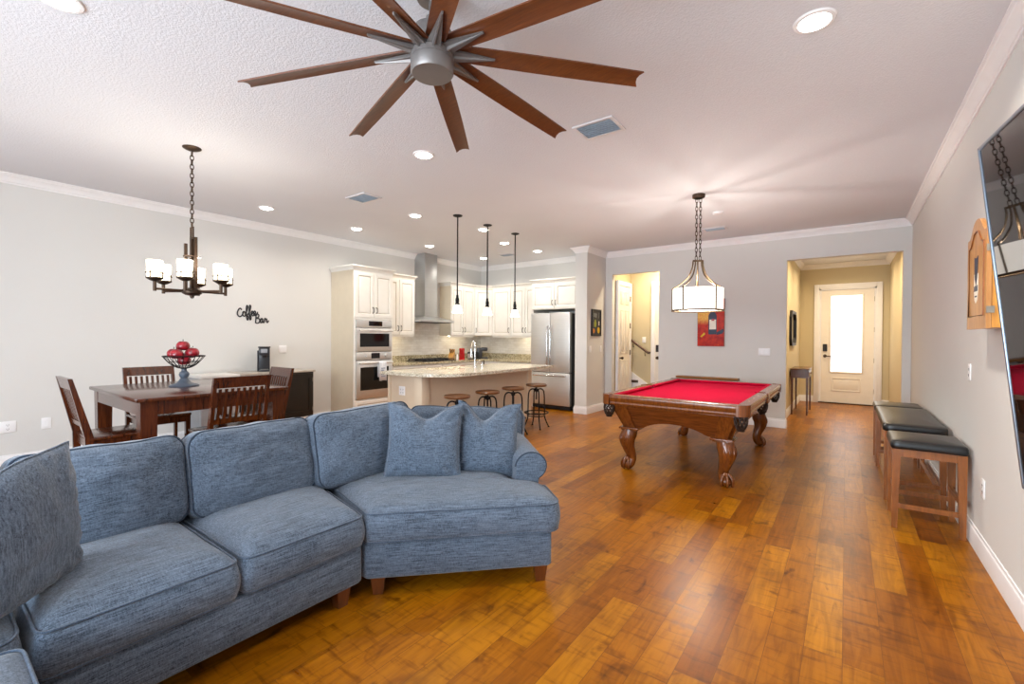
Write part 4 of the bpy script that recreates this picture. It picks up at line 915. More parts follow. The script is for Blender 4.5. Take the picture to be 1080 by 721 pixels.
# ------------------------------------------------------------------ upholstery helpers
def fillet(poly, rads, n=5):
    out = []; m = len(poly); P = [Vector(p) for p in poly]
    if not isinstance(rads, (list, tuple)): rads = [rads]*m
    for i in range(m):
        a, b, c = P[i-1], P[i], P[(i+1) % m]
        u = (a-b); v = (c-b); lu, lv = u.length, v.length; u.normalize(); v.normalize()
        ang = math.acos(max(-1, min(1, u.dot(v)))); r = rads[i]
        d = min(r/max(1e-3, math.tan(ang/2)), lu*0.45, lv*0.45)
        p0, p1 = b+u*d, b+v*d
        for k in range(n+1):
            t = k/n; out.append(p0*(1-t)**2+b*2*t*(1-t)+p1*t*t)
    return out
def resample(P, n):
    L = [0]; m = len(P)
    for i in range(m): L.append(L[-1]+(P[(i+1) % m]-P[i]).length)
    out = []; j = 0
    for k in range(n):
        s = L[-1]*k/n
        while L[j+1] < s: j += 1
        t = (s-L[j])/max(1e-9, L[j+1]-L[j]); out.append(P[j].lerp(P[(j+1) % m], t))
    return out
def box_cushion(outline, z0, z1, crown, rad=0.035, corner=0.05, wr=0.006, seed=0, n=150, bulge=0.012):
    """seat cushion over a star-shaped outline: returns (body MB, piping MB)"""
    P = resample(fillet([Vector((p[0], p[1])) for p in outline], corner), n)
    c = sum(P, Vector((0, 0)))/n
    prof = [(0.0, z0)]+[(0.5, z0)]+[(1-rad*0.6, z0)]
    hs = z1-z0
    prof = [('in', 0.0, z0), ('in', 0.6, z0), ('off', 0.012, z0)]
    for k in range(7):
        t = k/6; prof.append(('off', -bulge*math.sin(PI*t), z0+0.008+(hs-0.016)*t))
    prof.append(('off', 0.010, z1))
    tops = []
    for k in range(1, 15):
        s = 1-k/14; tops.append(('top', s, 0))
    m = MB(); rings = []
    sv = Vector((seed*3.1, seed*1.7, 0))
    for kind, a, z in prof+tops:
        rg = []
        for p in P:
            d = p-c; L = d.length
            if kind == 'in': q = c+d*a; zz = z
            elif kind == 'off': q = p-d.normalized()*a; zz = z
            else:
                s = max(a, 0.001); q = c+d*(s*(1-0.010/L)); h = (1-s**2.6); edge = min(1, (1-s)*L/0.14)
                zz = z1+crown*(0.45*math.sqrt(max(0, 1-(1-edge)**2))+0.55*h)
                nv = noise.noise(Vector((q.x*5, q.y*5, seed)))+0.5*noise.noise(Vector((q.x*13, q.y*13, seed+4)))
                zz += wr*nv*min(1, (1-s)*4)
            rg.append((q.x, q.y, zz))
        rings.append(rg)
    vs = [p for r in rings for p in r]; fs = []
    for i in range(len(rings)-1):
        for k in range(n): fs.append((i*n+k, i*n+(k+1) % n, (i+1)*n+(k+1) % n, (i+1)*n+k))
    m.add(vs, fs)
    pip = MB()
    for zz in (z1+0.001, z0+0.006):
        pip.tube([((p-(p-c).normalized()*0.003).x, (p-(p-c).normalized()*0.003).y, zz+0.002*noise.noise(Vector((p.x*9, p.y*9, seed)))) for p in P], 0.0048, 6, closed=True)
    return m, pip
def back_cushion(w_, h, d, seed=0, wr=0.017):
    """standing cushion in xz, front towards -y, base at z=0; returns body and piping"""
    nx, nz = 34, 26; vs = []; fs = []; idx = {}
    def outline(u, v):     # rounded rectangle slightly waisted
        x = u*w_/2; z = v*h/2
        x *= 1-0.012*(1-v*v); z *= 1-0.010*(1-u*u)
        cr = 0.075; ax, az = max(0, abs(x)-(w_/2-cr)), max(0, abs(z)-(h/2-cr)); L = math.hypot(ax, az)
        if ax > 0 and az > 0 and L > 0:
            M_ = max(ax, az); f = M_/L
            x = math.copysign(w_/2-cr+ax*f, x); z = math.copysign(h/2-cr+az*f, z)
        x += 0.010*noise.noise(Vector((z*7, u, seed+11.0)))*abs(u); z += 0.012*noise.noise(Vector((x*5, v, seed+15.0)))*max(0, v)
        return x, z
    def disp(x, z, u, v, sgn):
        e = (1-abs(u)**6)*(1-abs(v)**6)
        y = 0.072*math.sqrt(max(0, (1-u*u)))*math.sqrt(max(0, 1-v*v))*1.0
        y += wr*(noise.noise(Vector((x*4, z*7, seed)))+0.6*noise.noise(Vector((x*9, z*16, seed+3))))*e
        # folds near the corners
        y += 0.008*math.sin(26*(z+0.5*abs(x)))*math.exp(-((abs(u)-0.9)/0.25)**2)*e
        return y*sgn
    for sgn in (-1, 1):
        for i in range(nx+1):
            for j in range(nz+1):
                u = -1+2*i/nx; v = -1+2*j/nz
                u = math.sin(u*PI/2)*0.5+u*0.5; v = math.sin(v*PI/2)*0.5+v*0.5
                x, z = outline(u, v); idx[(sgn, i, j)] = len(vs)
                vs.append((x, sgn*d/2+disp(x, z, u, v, sgn), z+h/2))
        for i in range(nx):
            for j in range(nz):
                q = (idx[(sgn, i, j)], idx[(sgn, i+1, j)], idx[(sgn, i+1, j+1)], idx[(sgn, i, j+1)]); fs.append(q if sgn < 0 else q[::-1])
    per = [(i, 0) for i in range(nx)]+[(nx, j) for j in range(nz)]+[(i, nz) for i in range(nx, 0, -1)]+[(0, j) for j in range(nz, 0, -1)]
    base_ = len(vs); mid = []
    for (i, j) in per:
        a = Vector(vs[idx[(-1, i, j)]]); b = Vector(vs[idx[(1, i, j)]]); c = Vector((0, 0, h/2))
        q = (a+b)/2; o = (q-c).normalized()*(0.014+0.004*noise.noise(q*14+Vector((seed, 0, 0)))); mid.append(len(vs)); vs.append(tuple(q+o))
    n = len(per)
    for k in range(n):
        k2 = (k+1) % n
        fs.append((idx[(-1,)+per[k]], mid[k], mid[k2], idx[(-1,)+per[k2]])); fs.append((mid[k], idx[(1,)+per[k]], idx[(1,)+per[k2]], mid[k2]))
    m = MB(); m.add(vs, fs); p = MB()
    for sgn in (-1, 1): p.tube([vs[idx[(sgn,)+q]] for q in per], 0.0058, 6, closed=True)
    return m, p
def throw_pillow(w_, h, th, seed=0, chop=0.05, cc=0.0):
    """knife edge pillow in xz, front towards -y, base at z=0"""
    nx = nz = 30; vs = []; fs = []; idx = {}
    def shp(u, v):
        x = u*w_/2*(1-0.085*(1-v*v)); z = v*h/2*(1-0.075*(1-u*u))
        t = max(0, v); z -= chop*math.exp(-((u-cc)/0.42)**2)*t**1.5
        return x, z
    for sgn in (-1, 1):
        for i in range(nx+1):
            for j in range(nz+1):
                u = -1+2*i/nx; v = -1+2*j/nz
                u = math.sin(u*PI/2)*0.35+u*0.65; v = math.sin(v*PI/2)*0.35+v*0.65
                x, z = shp(u, v); f = max(0, (1-u*u)*(1-v*v))
                y = th/2*f**0.42
                cr = math.exp(-((u-cc)/0.16)**2)*max(0, v)**1.2
                y -= 0.045*cr*(f**0.3)
                e = f**0.25
                y += e*0.015*(noise.noise(Vector((x*6, z*6, seed)))+0.7*noise.noise(Vector((x*14, z*14, seed+2))))
                y += e*0.011*math.sin(26*math.atan2(z, x))*math.exp(-((math.hypot(u, v)-1.1)/0.25)**2)
                idx[(sgn, i, j)] = len(vs); vs.append((x, sgn*max(0.004*0, y), z+h/2))
        for i in range(nx):
            for j in range(nz):
                q = (idx[(sgn, i, j)], idx[(sgn, i+1, j)], idx[(sgn, i+1, j+1)], idx[(sgn, i, j+1)]); fs.append(q if sgn < 0 else q[::-1])
    m = MB(); m.add(vs, fs)
    per = [(i, 0) for i in range(nx)]+[(nx, j) for j in range(nz)]+[(i, nz) for i in range(nx, 0, -1)]+[(0, j) for j in range(nz, 0, -1)]
    p = MB(); p.tube([vs[idx[(-1,)+q]] for q in per], 0.005, 6, closed=True)
    return m, p
def up(v): return Vector((v[0], v[1], 0))
def sofa_leg(t, x, y, ang=0.0):
    m = MB(); s0, s1 = 0.026, 0.038
    m.hexa([(-s0, -s0, 0), (s0, -s0, 0), (s0, s0, 0), (-s0, s0, 0)], [(-s1, -s1, 0.10), (s1, -s1, 0.10), (s1, s1, 0.10), (-s1, s1, 0.10)]); m.xf(T(x, y) @ RZ(ang)); m.build('leg', MT['sofaleg'], t, smooth=False)
def add_cushion(t, mb, pip, name):
    o = mb.build(name, MT['denim2' if t.name == 'corner_sofa' and name == 'seat_cushion' else 'denim'], t, ang=1.2); pip.build('piping', MT['seatpipe' if name == 'seat_cushion' else 'piping'], o, ang=2.0); return o
def place_back(t, x, y, z, nang, w_, h, d, seed, lean=0.2, roll=0.0, name='back_cushion'):
    m, p = back_cushion(w_, h, d, seed); M = T(x, y, z) @ RZ(nang+PI/2) @ RX(-lean) @ RY(-roll); m.xf(M); p.xf(M); return add_cushion(t, m, p, name)
def bevprism(poly, z0, z1, rad=0.02, bev=0.012):
    P = fillet([Vector(p) for p in poly], rad, 3); n = len(P); c = sum(P, Vector((0, 0)))/n
    m = MB(); rings = []
    for off, z in ((bev, z0), (0, z0+bev), (0, z1-bev), (bev*0.4, z1-bev*0.4), (bev, z1)):
        rings.append([((p-(p-c).normalized()*off).x, (p-(p-c).normalized()*off).y, z) for p in P])
    vs = [q for r in rings for q in r]; fs = [(i*n+k, i*n+(k+1) % n, (i+1)*n+(k+1) % n, (i+1)*n+k) for i in range(4) for k in range(n)]
    fs += [tuple(range(n-1, -1, -1)), tuple(4*n+k for k in range(n))]; m.add(vs, fs); return m
ZB, ZR, ZS = 0.095, 0.290, 0.447     # rail bottom, rail top, seat cushion piping
# --- middle section, faces +X
def sofa_middle():
    y0, y1 = 0.245, 1.455
    t = thing('sofa', 'middle section of the blue denim sectional sofa with two seats', 'sofa', (0, 0, 0))
    bevprism([(-2.93, y0), (-2.045, y0), (-2.045, y1), (-2.93, y1)], ZB, ZR).build('base', MT['denim'], t, ang=0.9)
    bevprism([(-2.98, y0), (-2.80, y0), (-2.80, y1+0.0), (-2.98, y1+0.0)], ZB, 0.80, 0.03, 0.03).build('back_frame', MT['denim'], t, ang=0.9)
    ym = 0.853
    for i, (a, b, sl) in enumerate(((y0, ym, 0), (ym, y1, 0.16))):
        out = [(-2.78, a+0.008), (-2.022, a+0.008), (-2.022, b-0.008), (-2.78, b+sl-0.008)]
        m, p = box_cushion(out, ZR+0.004, ZS, 0.065, seed=i+1, wr=0.006, bulge=0.018); add_cushion(t, m, p, 'seat_cushion')
    place_back(t, -2.70, 0.558, 0.458, 0.0, 0.615, 0.425, 0.15, 3, 0.22)
    place_back(t, -2.66, 1.190, 0.458, -0.02, 0.645, 0.43, 0.16, 8, 0.22)
    for y in (y0+0.12, y1-0.10):
        sofa_leg(t, -2.095, y); sofa_leg(t, -2.9, y)
sofa_middle()
# --- right hand cuddler wedge
def sofa_right():
    t = thing('corner_sofa', 'right-hand angled section of the blue sectional, with a rolled arm', 'sofa', (0, 0, 0))
    A, B = Vector((-2.045, 1.475)), Vector((-1.335, 2.205))
    a = (B-A).normalized(); nrm = Vector((a.y, -a.x))      # nrm faces the room
    P0, P1, P2 = Vector((-2.98, 1.50)), Vector((-2.99, 2.62)), B-nrm*1.08
    bevprism([A, B, P2, P1, P0], ZB, ZR-0.001).build('base', MT['denim2'], t, ang=0.9)
    fr = MB()
    i0, i1, i2 = Vector((-2.80, 1.50)), Vector((-2.80, 2.46)), P2+(P2-P1).normalized()*-0.12+nrm*0.14
    b1 = bevprism([i0, i1, P1, P0], ZB, 0.78, 0.02, 0.03); b2 = bevprism([i1, i2, P2, P1], ZB, 0.74, 0.02, 0.03)
    fr.add(b1.v, b1.f); fr.add(b2.v, b2.f); fr.build('back_frame', MT['denim'], t, ang=0.9)
    # T-shaped seat cushion
    fo = 0.022
    armf = 0.345; aw = 0.150
    o = [A+nrm*fo+a*0.008, B+nrm*fo+a*0.055, B-nrm*(armf-0.03)+a*0.035, B-nrm*(armf-0.03)-a*(aw+0.0), P2+nrm*0.2-a*(aw+0.02), i1+Vector((0.10, -0.10)), Vector((-2.74, 1.66))]
    m, p = box_cushion(o, ZR+0.004, ZS+0.003, 0.05, corner=[0.05, 0.09, 0.03, 0.04, 0.05, 0.05, 0.04], seed=12, wr=0.008, n=220); add_cushion(t, m, p, 'seat_cushion')
    # rolled arm
    cx, cz = -0.050, 0.565
    prof = [(-aw, ZR+0.002), (0.0, ZR+0.002), (0.0, 0.478)]
    for k in range(0, 19):
        an = math.radians(-60+k*(240/18)); prof.append((cx+0.100*math.cos(an), cz+0.088*math.sin(an)))
    f0 = B-nrm*armf; f1 = P2+nrm*0.05; L = (f1-f0).length; n = len(prof)
    m = MB(); vs = []; st = [(0.012, 0.0), (0.0, 0.012), (0, L*0.5), (0, L)]
    pc = (-0.06, 0.53)
    for ins, s in st:
        for (x, z) in prof:
            q = f0-nrm*s+a*(pc[0]+(x-pc[0])*(1-ins*4)); vs.append((q.x, q.y, pc[1]+(z-pc[1])*(1-ins*4)))
    fs = [(i*n+k, i*n+(k+1) % n, (i+1)*n+(k+1) % n, (i+1)*n+k) for i in range(3) for k in range(n)]+[tuple(range(n)), tuple(3*n+k for k in range(n))]
    m.add(vs, fs); ao = m.build('arm', MT['denim2'], t, ang=0.8)
    pp = MB(); pp.tube([(lambda q: (q.x, q.y, z))(f0-nrm*0.010+a*x) for x, z in prof[2:]], 0.0062, 6); pp.build('piping', MT['piping'], ao, ang=2.0)
    # back cushions
    place_back(t, -2.56, 1.845, 0.465, -0.10, 0.69, 0.45, 0.16, 17, 0.18, 0.035)
    place_back(t, -2.45, 2.705, 0.458, -1.05, 0.92, 0.365, 0.17, 23, 0.22)
    for q in (A+a*0.06-nrm*0.05, B-a*0.06-nrm*0.05, P2+nrm*0.07-a*0.08): sofa_leg(t, q.x, q.y, PI/4)
    sofa_leg(t, -2.9, 1.65)
sofa_right()
# --- left hand section and the ottoman pushed against it (mostly outside the frame)
def sofa_left():
    t = thing('side_sofa', 'left-hand section of the blue sectional, mostly cut by the picture edge', 'sofa', (0, 0, 0))
    y0, y1 = -0.62, 0.238
    bevprism([(-2.93, y0), (-2.045, y0), (-2.045, y1), (-2.93, y1)], ZB, ZR).build('base', MT['denim'], t, ang=0.9)
    bevprism([(-2.98, y0), (-2.80, y0), (-2.80, y1), (-2.98, y1)], ZB, 0.80, 0.03, 0.03).build('back_frame', MT['denim'], t, ang=0.9)
    m, p = box_cushion([(-2.86, y0), (-2.03, y0), (-2.03, 0.222), (-2.86, 0.236)], ZR+0.004, ZS+0.005, 0.05, corner=0.07, seed=31); add_cushion(t, m, p, 'seat_cushion')
    place_back(t, -2.70, -0.12, 0.458, 0.0, 0.70, 0.425, 0.15, 33, 0.22)
    for y in (y0+0.1, y1-0.1): sofa_leg(t, -2.10, y); sofa_leg(t, -2.9, y)
    t = thing('ottoman', 'pale blue ottoman corner at the lower left edge in front of the sofa', 'ottoman', (0, 0, 0))
    bevprism([(-1.985, -0.55), (-1.33, -0.55), (-1.33, 0.205), (-1.985, 0.205)], ZB, ZR).build('base', MT['denim'], t, ang=0.9)
    m, p = box_cushion([(-2.0, -0.56), (-1.31, -0.56), (-1.31, 0.222), (-2.0, 0.222)], ZR+0.004, ZS, 0.03, corner=0.05, seed=37); add_cushion(t, m, p, 'seat_cushion')
    for x in (-1.9, -1.42):
        for y in (-0.46, 0.12): sofa_leg(t, x, y)
sofa_left()
def pillow(label, x, y, z, nang, w_, h, th, seed, lean, tilt=0.0, chop=0.05, cc=0.0):
    t = thing('throw_pillow', label, 'pillow', (x, y, z), 0, 'throw pillows on the sectional')
    m, p = throw_pillow(w_, h, th, seed, chop, cc); M = RZ(nang+PI/2) @ RX(-lean) @ RY(tilt); m.xf(M); p.xf(M)
    mt = MT['denim2' if nang < 0 else 'denim3']
    o = m.build('cover', mt, t, ang=1.5); p.build('seam', mt, t, ang=2.0)
pillow('square blue pillow with dented top, left of the two on the angled section', -2.20, 2.01, 0.468, -0.90, 0.50, 0.49, 0.19, 41, 0.22, 0.02, 0.085, 0.05)
pillow('square blue pillow with dented top, right of the two, against the rolled arm', -1.945, 2.335, 0.470, -0.93, 0.43, 0.485, 0.16, 43, 0.22, 0.06, 0.11, -0.15)
pillow('large blue pillow at the left picture edge on the middle section', -2.24, 0.243, 0.462, 0.82, 0.54, 0.51, 0.18, 47, 0.08, 0.0, 0.05, -0.5)

# ------------------------------------------------------------------ dining set
def dining_table():
    t = thing('dining_table', 'dark red-brown square counter-height dining table under the chandelier', 'table', (-4.955, 1.63, 0))
    hx, hy = 0.705, 0.575
    MB().box(-hx, hx, -hy, hy, 0.885, 0.915, 0.007).build('tabletop', MT['dine'], t)
    ap = MB(); q = 0.025
    for s in (-1, 1): ap.box(-hx+0.10, hx-0.10, s*(hy-0.045)-0.012, s*(hy-0.045)+0.012, 0.78, 0.885).box(s*(hx-0.045)-0.012, s*(hx-0.045)+0.012, -hy+0.10, hy-0.10, 0.78, 0.885)
    ap.build('apron', MT['dine'], t, smooth=False)
    for sx in (-1, 1):
        for sy in (-1, 1):
            m = MB(); x, y = sx*(hx-0.085), sy*(hy-0.085); a, b = 0.055, 0.044
            m.hexa([(x-b, y-b, 0), (x+b, y-b, 0), (x+b, y+b, 0), (x-b, y+b, 0)], [(x-a, y-a, 0.885), (x+a, y-a, 0.885), (x+a, y+a, 0.885), (x-a, y+a, 0.885)]); m.build('leg', MT['dine'], t, smooth=False)
dining_table()
def dining_chair():
    t = thing('dining_chair', 'dining chair at the near side of the table, seen from behind over the sofa', 'chair', (0, 0, 0), 0, 'chairs around the dining table')
    zs = 0.60; w_ = 0.215
    m = MB(); m.box(-w_-0.005, w_+0.005, -0.20, 0.225, zs-0.03, zs, 0.012); m.build('seat', MT['dine'], t)
    fr = MB(); fr.box(-w_+0.02, w_-0.02, 0.185, 0.205, zs-0.09, zs-0.03).box(-w_+0.02, w_-0.02, -0.195, -0.175, zs-0.09, zs-0.03)
    for s in (-1, 1): fr.box(s*(w_-0.03)-0.01, s*(w_-0.03)+0.01, -0.18, 0.19, zs-0.09, zs-0.03)
    fr.build('seat_rail', MT['dine'], t, smooth=False)
    def yb(z): return -0.195-max(0, z-zs)*0.235
    for s in (-1, 1):
        m = MB(); x = s*(w_-0.025); m.hexa([(x-0.018, 0.175, 0), (x+0.018, 0.175, 0), (x+0.018, 0.211, 0), (x-0.018, 0.211, 0)], [(x-0.022, 0.17, zs-0.03), (x+0.022, 0.17, zs-0.03), (x+0.022, 0.214, zs-0.03), (x-0.022, 0.214, zs-0.03)]); m.build('leg', MT['dine'], t, smooth=False)
        m = MB(); x = s*(w_-0.01); sec = [(0.0, -0.225, 0.034), (0.35, -0.195, 0.040), (zs, yb(zs), 0.052), (0.82, yb(0.82), 0.040), (1.06, yb(1.06), 0.028)]
        for (z0, y0, d0), (z1, y1, d1) in zip(sec, sec[1:]):
            m.hexa([(x-0.014, y0-d0/2, z0), (x+0.014, y0-d0/2, z0), (x+0.014, y0+d0/2, z0), (x-0.014, y0+d0/2, z0)], [(x-0.014, y1-d1/2, z1), (x+0.014, y1-d1/2, z1), (x+0.014, y1+d1/2, z1), (x-0.014, y1+d1/2, z1)])
        m.build('back_post', MT['dine'], t, smooth=False)
    m = MB()
    def bar(z0, z1, th=0.011):
        y0, y1 = yb(z0), yb(z1); x = w_-0.024
        m.hexa([(-x, y0-th, z0), (x, y0-th, z0), (x, y0+th, z0), (-x, y0+th, z0)], [(-x, y1-th, z1), (x, y1-th, z1), (x, y1+th, z1), (-x, y1+th, z1)])
    bar(0.972, 1.06, 0.013); bar(0.675, 0.715)
    for k in range(8):
        x = -0.160+0.32*k/7; y0, y1 = yb(0.70), yb(0.965); s_ = 0.0105
        m.hexa([(x-s_, y0-0.006, 0.70), (x+s_, y0-0.006, 0.70), (x+s_, y0+0.006, 0.70), (x-s_, y0+0.006, 0.70)], [(x-s_, y1-0.006, 0.965), (x+s_, y1-0.006, 0.965), (x+s_, y1+0.006, 0.965), (x-s_, y1+0.006, 0.965)])
    m.build('backrest', MT['dine'], t, smooth=False)
    st = MB(); st.box(-w_+0.03, w_-0.03, 0.185, 0.203, 0.20, 0.235).box(-w_+0.02, w_-0.02, -0.212, -0.196, 0.28, 0.31)
    for s in (-1, 1): st.box(s*(w_-0.02)-0.009, s*(w_-0.02)+0.009, -0.2, 0.18, 0.24, 0.27)
    st.build('stretcher', MT['dine'], t, smooth=False)
    return t
dc = dining_chair()
# back top sits 0.30 behind the chair origin
dc.location = (-4.30, 1.69, 0); dc.rotation_euler = (0, 0, PI/2)
dup(dc, (-5.66, 1.585, 0), -PI/2, 'dining chair on the far side of the table, its back against the pale wall')
dup(dc, (-4.90, 1.07, 0), 0.0, 'dining chair at the left end of the table, seen from the side')
dup(dc, (-4.83, 2.13, 0), PI, 'dining chair at the right end of the table, in front of the black sideboard')
# fruit bowl
def bowl():
    x, y, z = -5.04, 1.61, 0.915
    t = thing('pedestal_bowl', 'wire fruit bowl on a slate grey turned pedestal on the dining table', 'bowl', (x, y, z))
    MB().lathe([(0.001, 0), (0.118, 0), (0.12, 0.008), (0.10, 0.018), (0.06, 0.032), (0.045, 0.048), (0.036, 0.065), (0.026, 0.075), (0.038, 0.095), (0.042, 0.112), (0.036, 0.13), (0.022, 0.142), (0.02, 0.16), (0.028, 0.165), (0.001, 0.168)], 28).build('pedestal', MT['pedestal'], t)
    m = MB(); R = 0.165
    def rz(s): return (0.02+(R-0.02)*s, 0.168+0.115*s**1.9)
    for k in range(22):
        a = 2*PI*k/22; m.tube([(rz(i/8)[0]*math.cos(a+0.25*i/8), rz(i/8)[0]*math.sin(a+0.25*i/8), rz(i/8)[1]) for i in range(9)], 0.0028, 5)
    for s, r in ((1, 0.006), (0.72, 0.003), (0.42, 0.003), (0.15, 0.003)):
        q = rz(s); m.tube([(q[0]*math.cos(2*PI*k/36), q[0]*math.sin(2*PI*k/36), q[1]) for k in range(36)], r, 6, closed=True)
    m.build('basket', MT['blackmetal'], t)
    yaw = math.radians(36.4)
    for i, (r, d, h, R_, l) in enumerate(((-0.014, 0.005, 0.380, 0.053, 'dark red decorative apple topmost of the pile in the bowl'), (0.087, -0.012, 0.318, 0.053, 'bright red apple at the right rim of the bowl'), (-0.090, -0.01, 0.308, 0.053, 'red apple at the left rim of the bowl'), (-0.005, -0.088, 0.305, 0.052, 'red apple at the front centre of the bowl'), (0.0, 0.0, 0.245, 0.053, 'red apple lowest in the middle of the bowl'), (0.0, 0.092, 0.305, 0.052, 'red apple at the back of the bowl'))):
        ax = x+r*math.cos(yaw)-d*math.sin(yaw); ay = y+r*math.sin(yaw)+d*math.cos(yaw)
        a = thing('apple', l, 'apple', (ax, ay, z+h-0.0), i*1.3, 'red apples in the pedestal bowl')
        prof = [(max(1e-4, R_*1.04*math.sin(q)*(1+0.06*math.cos(q))), -R_*0.95*math.cos(q)-0.012*math.exp(-(q/0.35)**2)*-1-0.014*math.exp(-((q-PI)/0.35)**2)) for q in [PI*k/14 for k in range(15)]]
        MB().lathe(prof, 20).build('flesh', MT['apple'], a); MB().tube([(0, 0, R_*0.78), (0.004, 0, R_*1.15)], 0.003, 6).build('stem', MT['bronze'], a)
bowl()
# sideboard, small refrigerator, coffee maker
def sideboard():
    w_, d, h = 1.06, 0.46, 0.885
    t = thing('sideboard', 'black sideboard with pale stone top on the left wall behind the dining table', 'sideboard', (XL+0.02, 3.255, 0), PI/2)
    MB().box(-w_/2, w_/2, -d, 0, h-0.03, h, 0.006).build('top', MT['sidetop'], t)
    MB().box(-w_/2+0.02, w_/2-0.02, -d+0.03, -0.01, 0.19, h-0.03).build('body', MT['espresso'], t, smooth=False)
    for i in range(2):
        x0 = -w_/2+0.035+i*(w_-0.07)/2; x1 = x0+(w_-0.07)/2-0.006
        m = MB(); m.box(x0, x1, -d+0.012, -d+0.03, 0.21, h-0.05)
        for q in ((x0, x0+0.06, 0.21, h-0.05), (x1-0.06, x1, 0.21, h-0.05), (x0+0.06, x1-0.06, 0.21, 0.28), (x0+0.06, x1-0.06, h-0.12, h-0.05)): m.box(q[0], q[1], -d+0.002, -d+0.012, q[2], q[3])
        dd = m.build('door', MT['espresso'], t, smooth=False)
        MB().sphere(((x1-0.03) if i == 0 else (x0+0.03), -d-0.012, 0.56), 0.014).build('knob', MT['hinge'], dd)
        hg = MB()
        for z in (0.30, 0.74): xx = x0-0.0 if i == 0 else x1; hg.box(xx-0.008, xx+0.004, -d-0.002, -d+0.004, z-0.03, z+0.03)
        hg.build('hinge', MT['hinge'], dd, smooth=False)
    for x in (-w_/2+0.045, w_/2-0.045):
        for y in (-d+0.055, -0.035): MB().box(x-0.025, x+0.025, y-0.025, y+0.025, 0, 0.19).build('leg', MT['espresso'], t, smooth=False)
    t = thing('mini_refrigerator', 'grey compact refrigerator with pale top left of the black sideboard', 'refrigerator', (XL+0.03, 2.48, 0), PI/2)
    MB().box(-0.225, 0.225, -0.40, 0, 0.02, 0.845, 0.006).build('body', MT['greyapp'], t); MB().box(-0.23, 0.23, -0.47, 0, 0.846, 0.885, 0.006).build('top', MT['whitetop'], t)
    MB().box(-0.225, 0.225, -0.46, -0.402, 0.06, 0.84, 0.01).build('door', MT['greyapp'], t); MB().box(-0.19, 0.19, -0.36, -0.04, 0, 0.02).build('plinth', MT['black'], t)
    t = thing('pod_coffee_maker', 'tall charcoal pod coffee maker on the sideboard by the left wall', 'coffee maker', (XL+0.22, 3.15, 0.885), 1.12)
    b = MB(); b.box(-0.07, 0.07, -0.04, 0.10, 0, 0.34, 0.012); b.box(-0.07, 0.07, -0.13, -0.02, 0.235, 0.34, 0.014); b.box(-0.068, 0.068, -0.13, -0.03, 0, 0.028, 0.008); b.build('body', MT['coffeegrey'], t)
    MB().box(-0.078, 0.078, -0.14, 0.105, 0.341, 0.355, 0.004).build('lid', MT['black'], t); MB().box(-0.04, 0.04, -0.136, -0.129, 0.27, 0.325).build('brew_head', MT['greyapp'], t); MB().lathe([(0.03, 0.20), (0.035, 0.24)], 16, c=(0, -0.085, 0)).build('nozzle', MT['black'], t)
    MB().box(-0.05, 0.05, -0.12, -0.045, 0.028, 0.034).build('drip_tray', MT['hinge'], t)
    MB().box(-0.092, -0.072, -0.03, 0.09, 0.0, 0.30, 0.008).build('water_tank', MT['coffeegrey'], t)
sideboard()
# script sign
def coffee_sign():
    Cc = [[(0.95, 1.30), (0.65, 1.62), (0.25, 1.2), (0.08, 0.5), (0.40, 0.0), (0.85, 0.22), (1.10, 0.62), (1.34, 0.95), (1.10, 0.85), (1.02, 0.35), (1.25, 0.03), (1.52, 0.25), (1.52, 0.75), (1.34, 0.95)],
          [(1.52, 0.55), (1.85, 1.0), (2.10, 1.75), (1.98, 2.12), (1.80, 1.5), (1.72, 0.3), (1.70, -0.55), (1.86, -0.72), (1.98, -0.2), (1.86, 0.15), (2.15, 0.55), (2.5, 1.3), (2.66, 1.95), (2.50, 2.12), (2.34, 1.5), (2.26, 0.3), (2.24, -0.55), (2.40, -0.72), (2.52, -0.2), (2.40, 0.15), (2.62, 0.35)],
          [(2.62, 0.35), (2.95, 0.62), (2.88, 0.95), (2.66, 0.75), (2.66, 0.22), (2.92, 0.0), (3.15, 0.3), (3.42, 0.62), (3.35, 0.95), (3.13, 0.75), (3.13, 0.22), (3.40, 0.0), (3.70, 0.30), (3.85, 0.75)]]
    Bb = [[(0.28, 1.75), (0.22, 0.9), (0.12, 0.0)], [(0.02, 1.45), (0.35, 1.85), (0.78, 1.70), (0.72, 1.2), (0.30, 0.95), (0.85, 0.85), (0.95, 0.35), (0.60, -0.05), (0.10, 0.02)],
          [(0.95, 0.4), (1.45, 0.92), (1.15, 0.75), (1.10, 0.2), (1.35, 0.05), (1.52, 0.5), (1.55, 0.9), (1.55, 0.3), (1.75, 0.05), (1.95, 0.6)], [(1.95, 0.6), (2.02, 1.0), (2.12, 0.78), (2.35, 0.85), (2.32, 0.3), (2.50, 0.05), (2.75, 0.5)]]
    for word, strokes, y0, z0, sc_, rot in (('coffee', Cc, 2.875, 1.665, 0.074, 0.10), ('bar', Bb, 3.115, 1.585, 0.072, 0.03)):
        t = thing('wall_lettering', 'black script word %s on the left wall above the sideboard' % {'coffee': 'Coffee', 'bar': 'Bar'}[word], 'wall sign', (XL, y0, z0), PI/2, 'black script wall lettering')
        m = MB()
        for s in strokes: m.tube([(p.x*sc_*math.cos(rot)-p.y*sc_*math.sin(rot), -0.006, p.x*sc_*math.sin(rot)+p.y*sc_*math.cos(rot)) for p in catmull([(a, b, 0) for a, b in s], 5)], 0.0085, 8)
        m.build('letters', MT['black'], t)
coffee_sign()
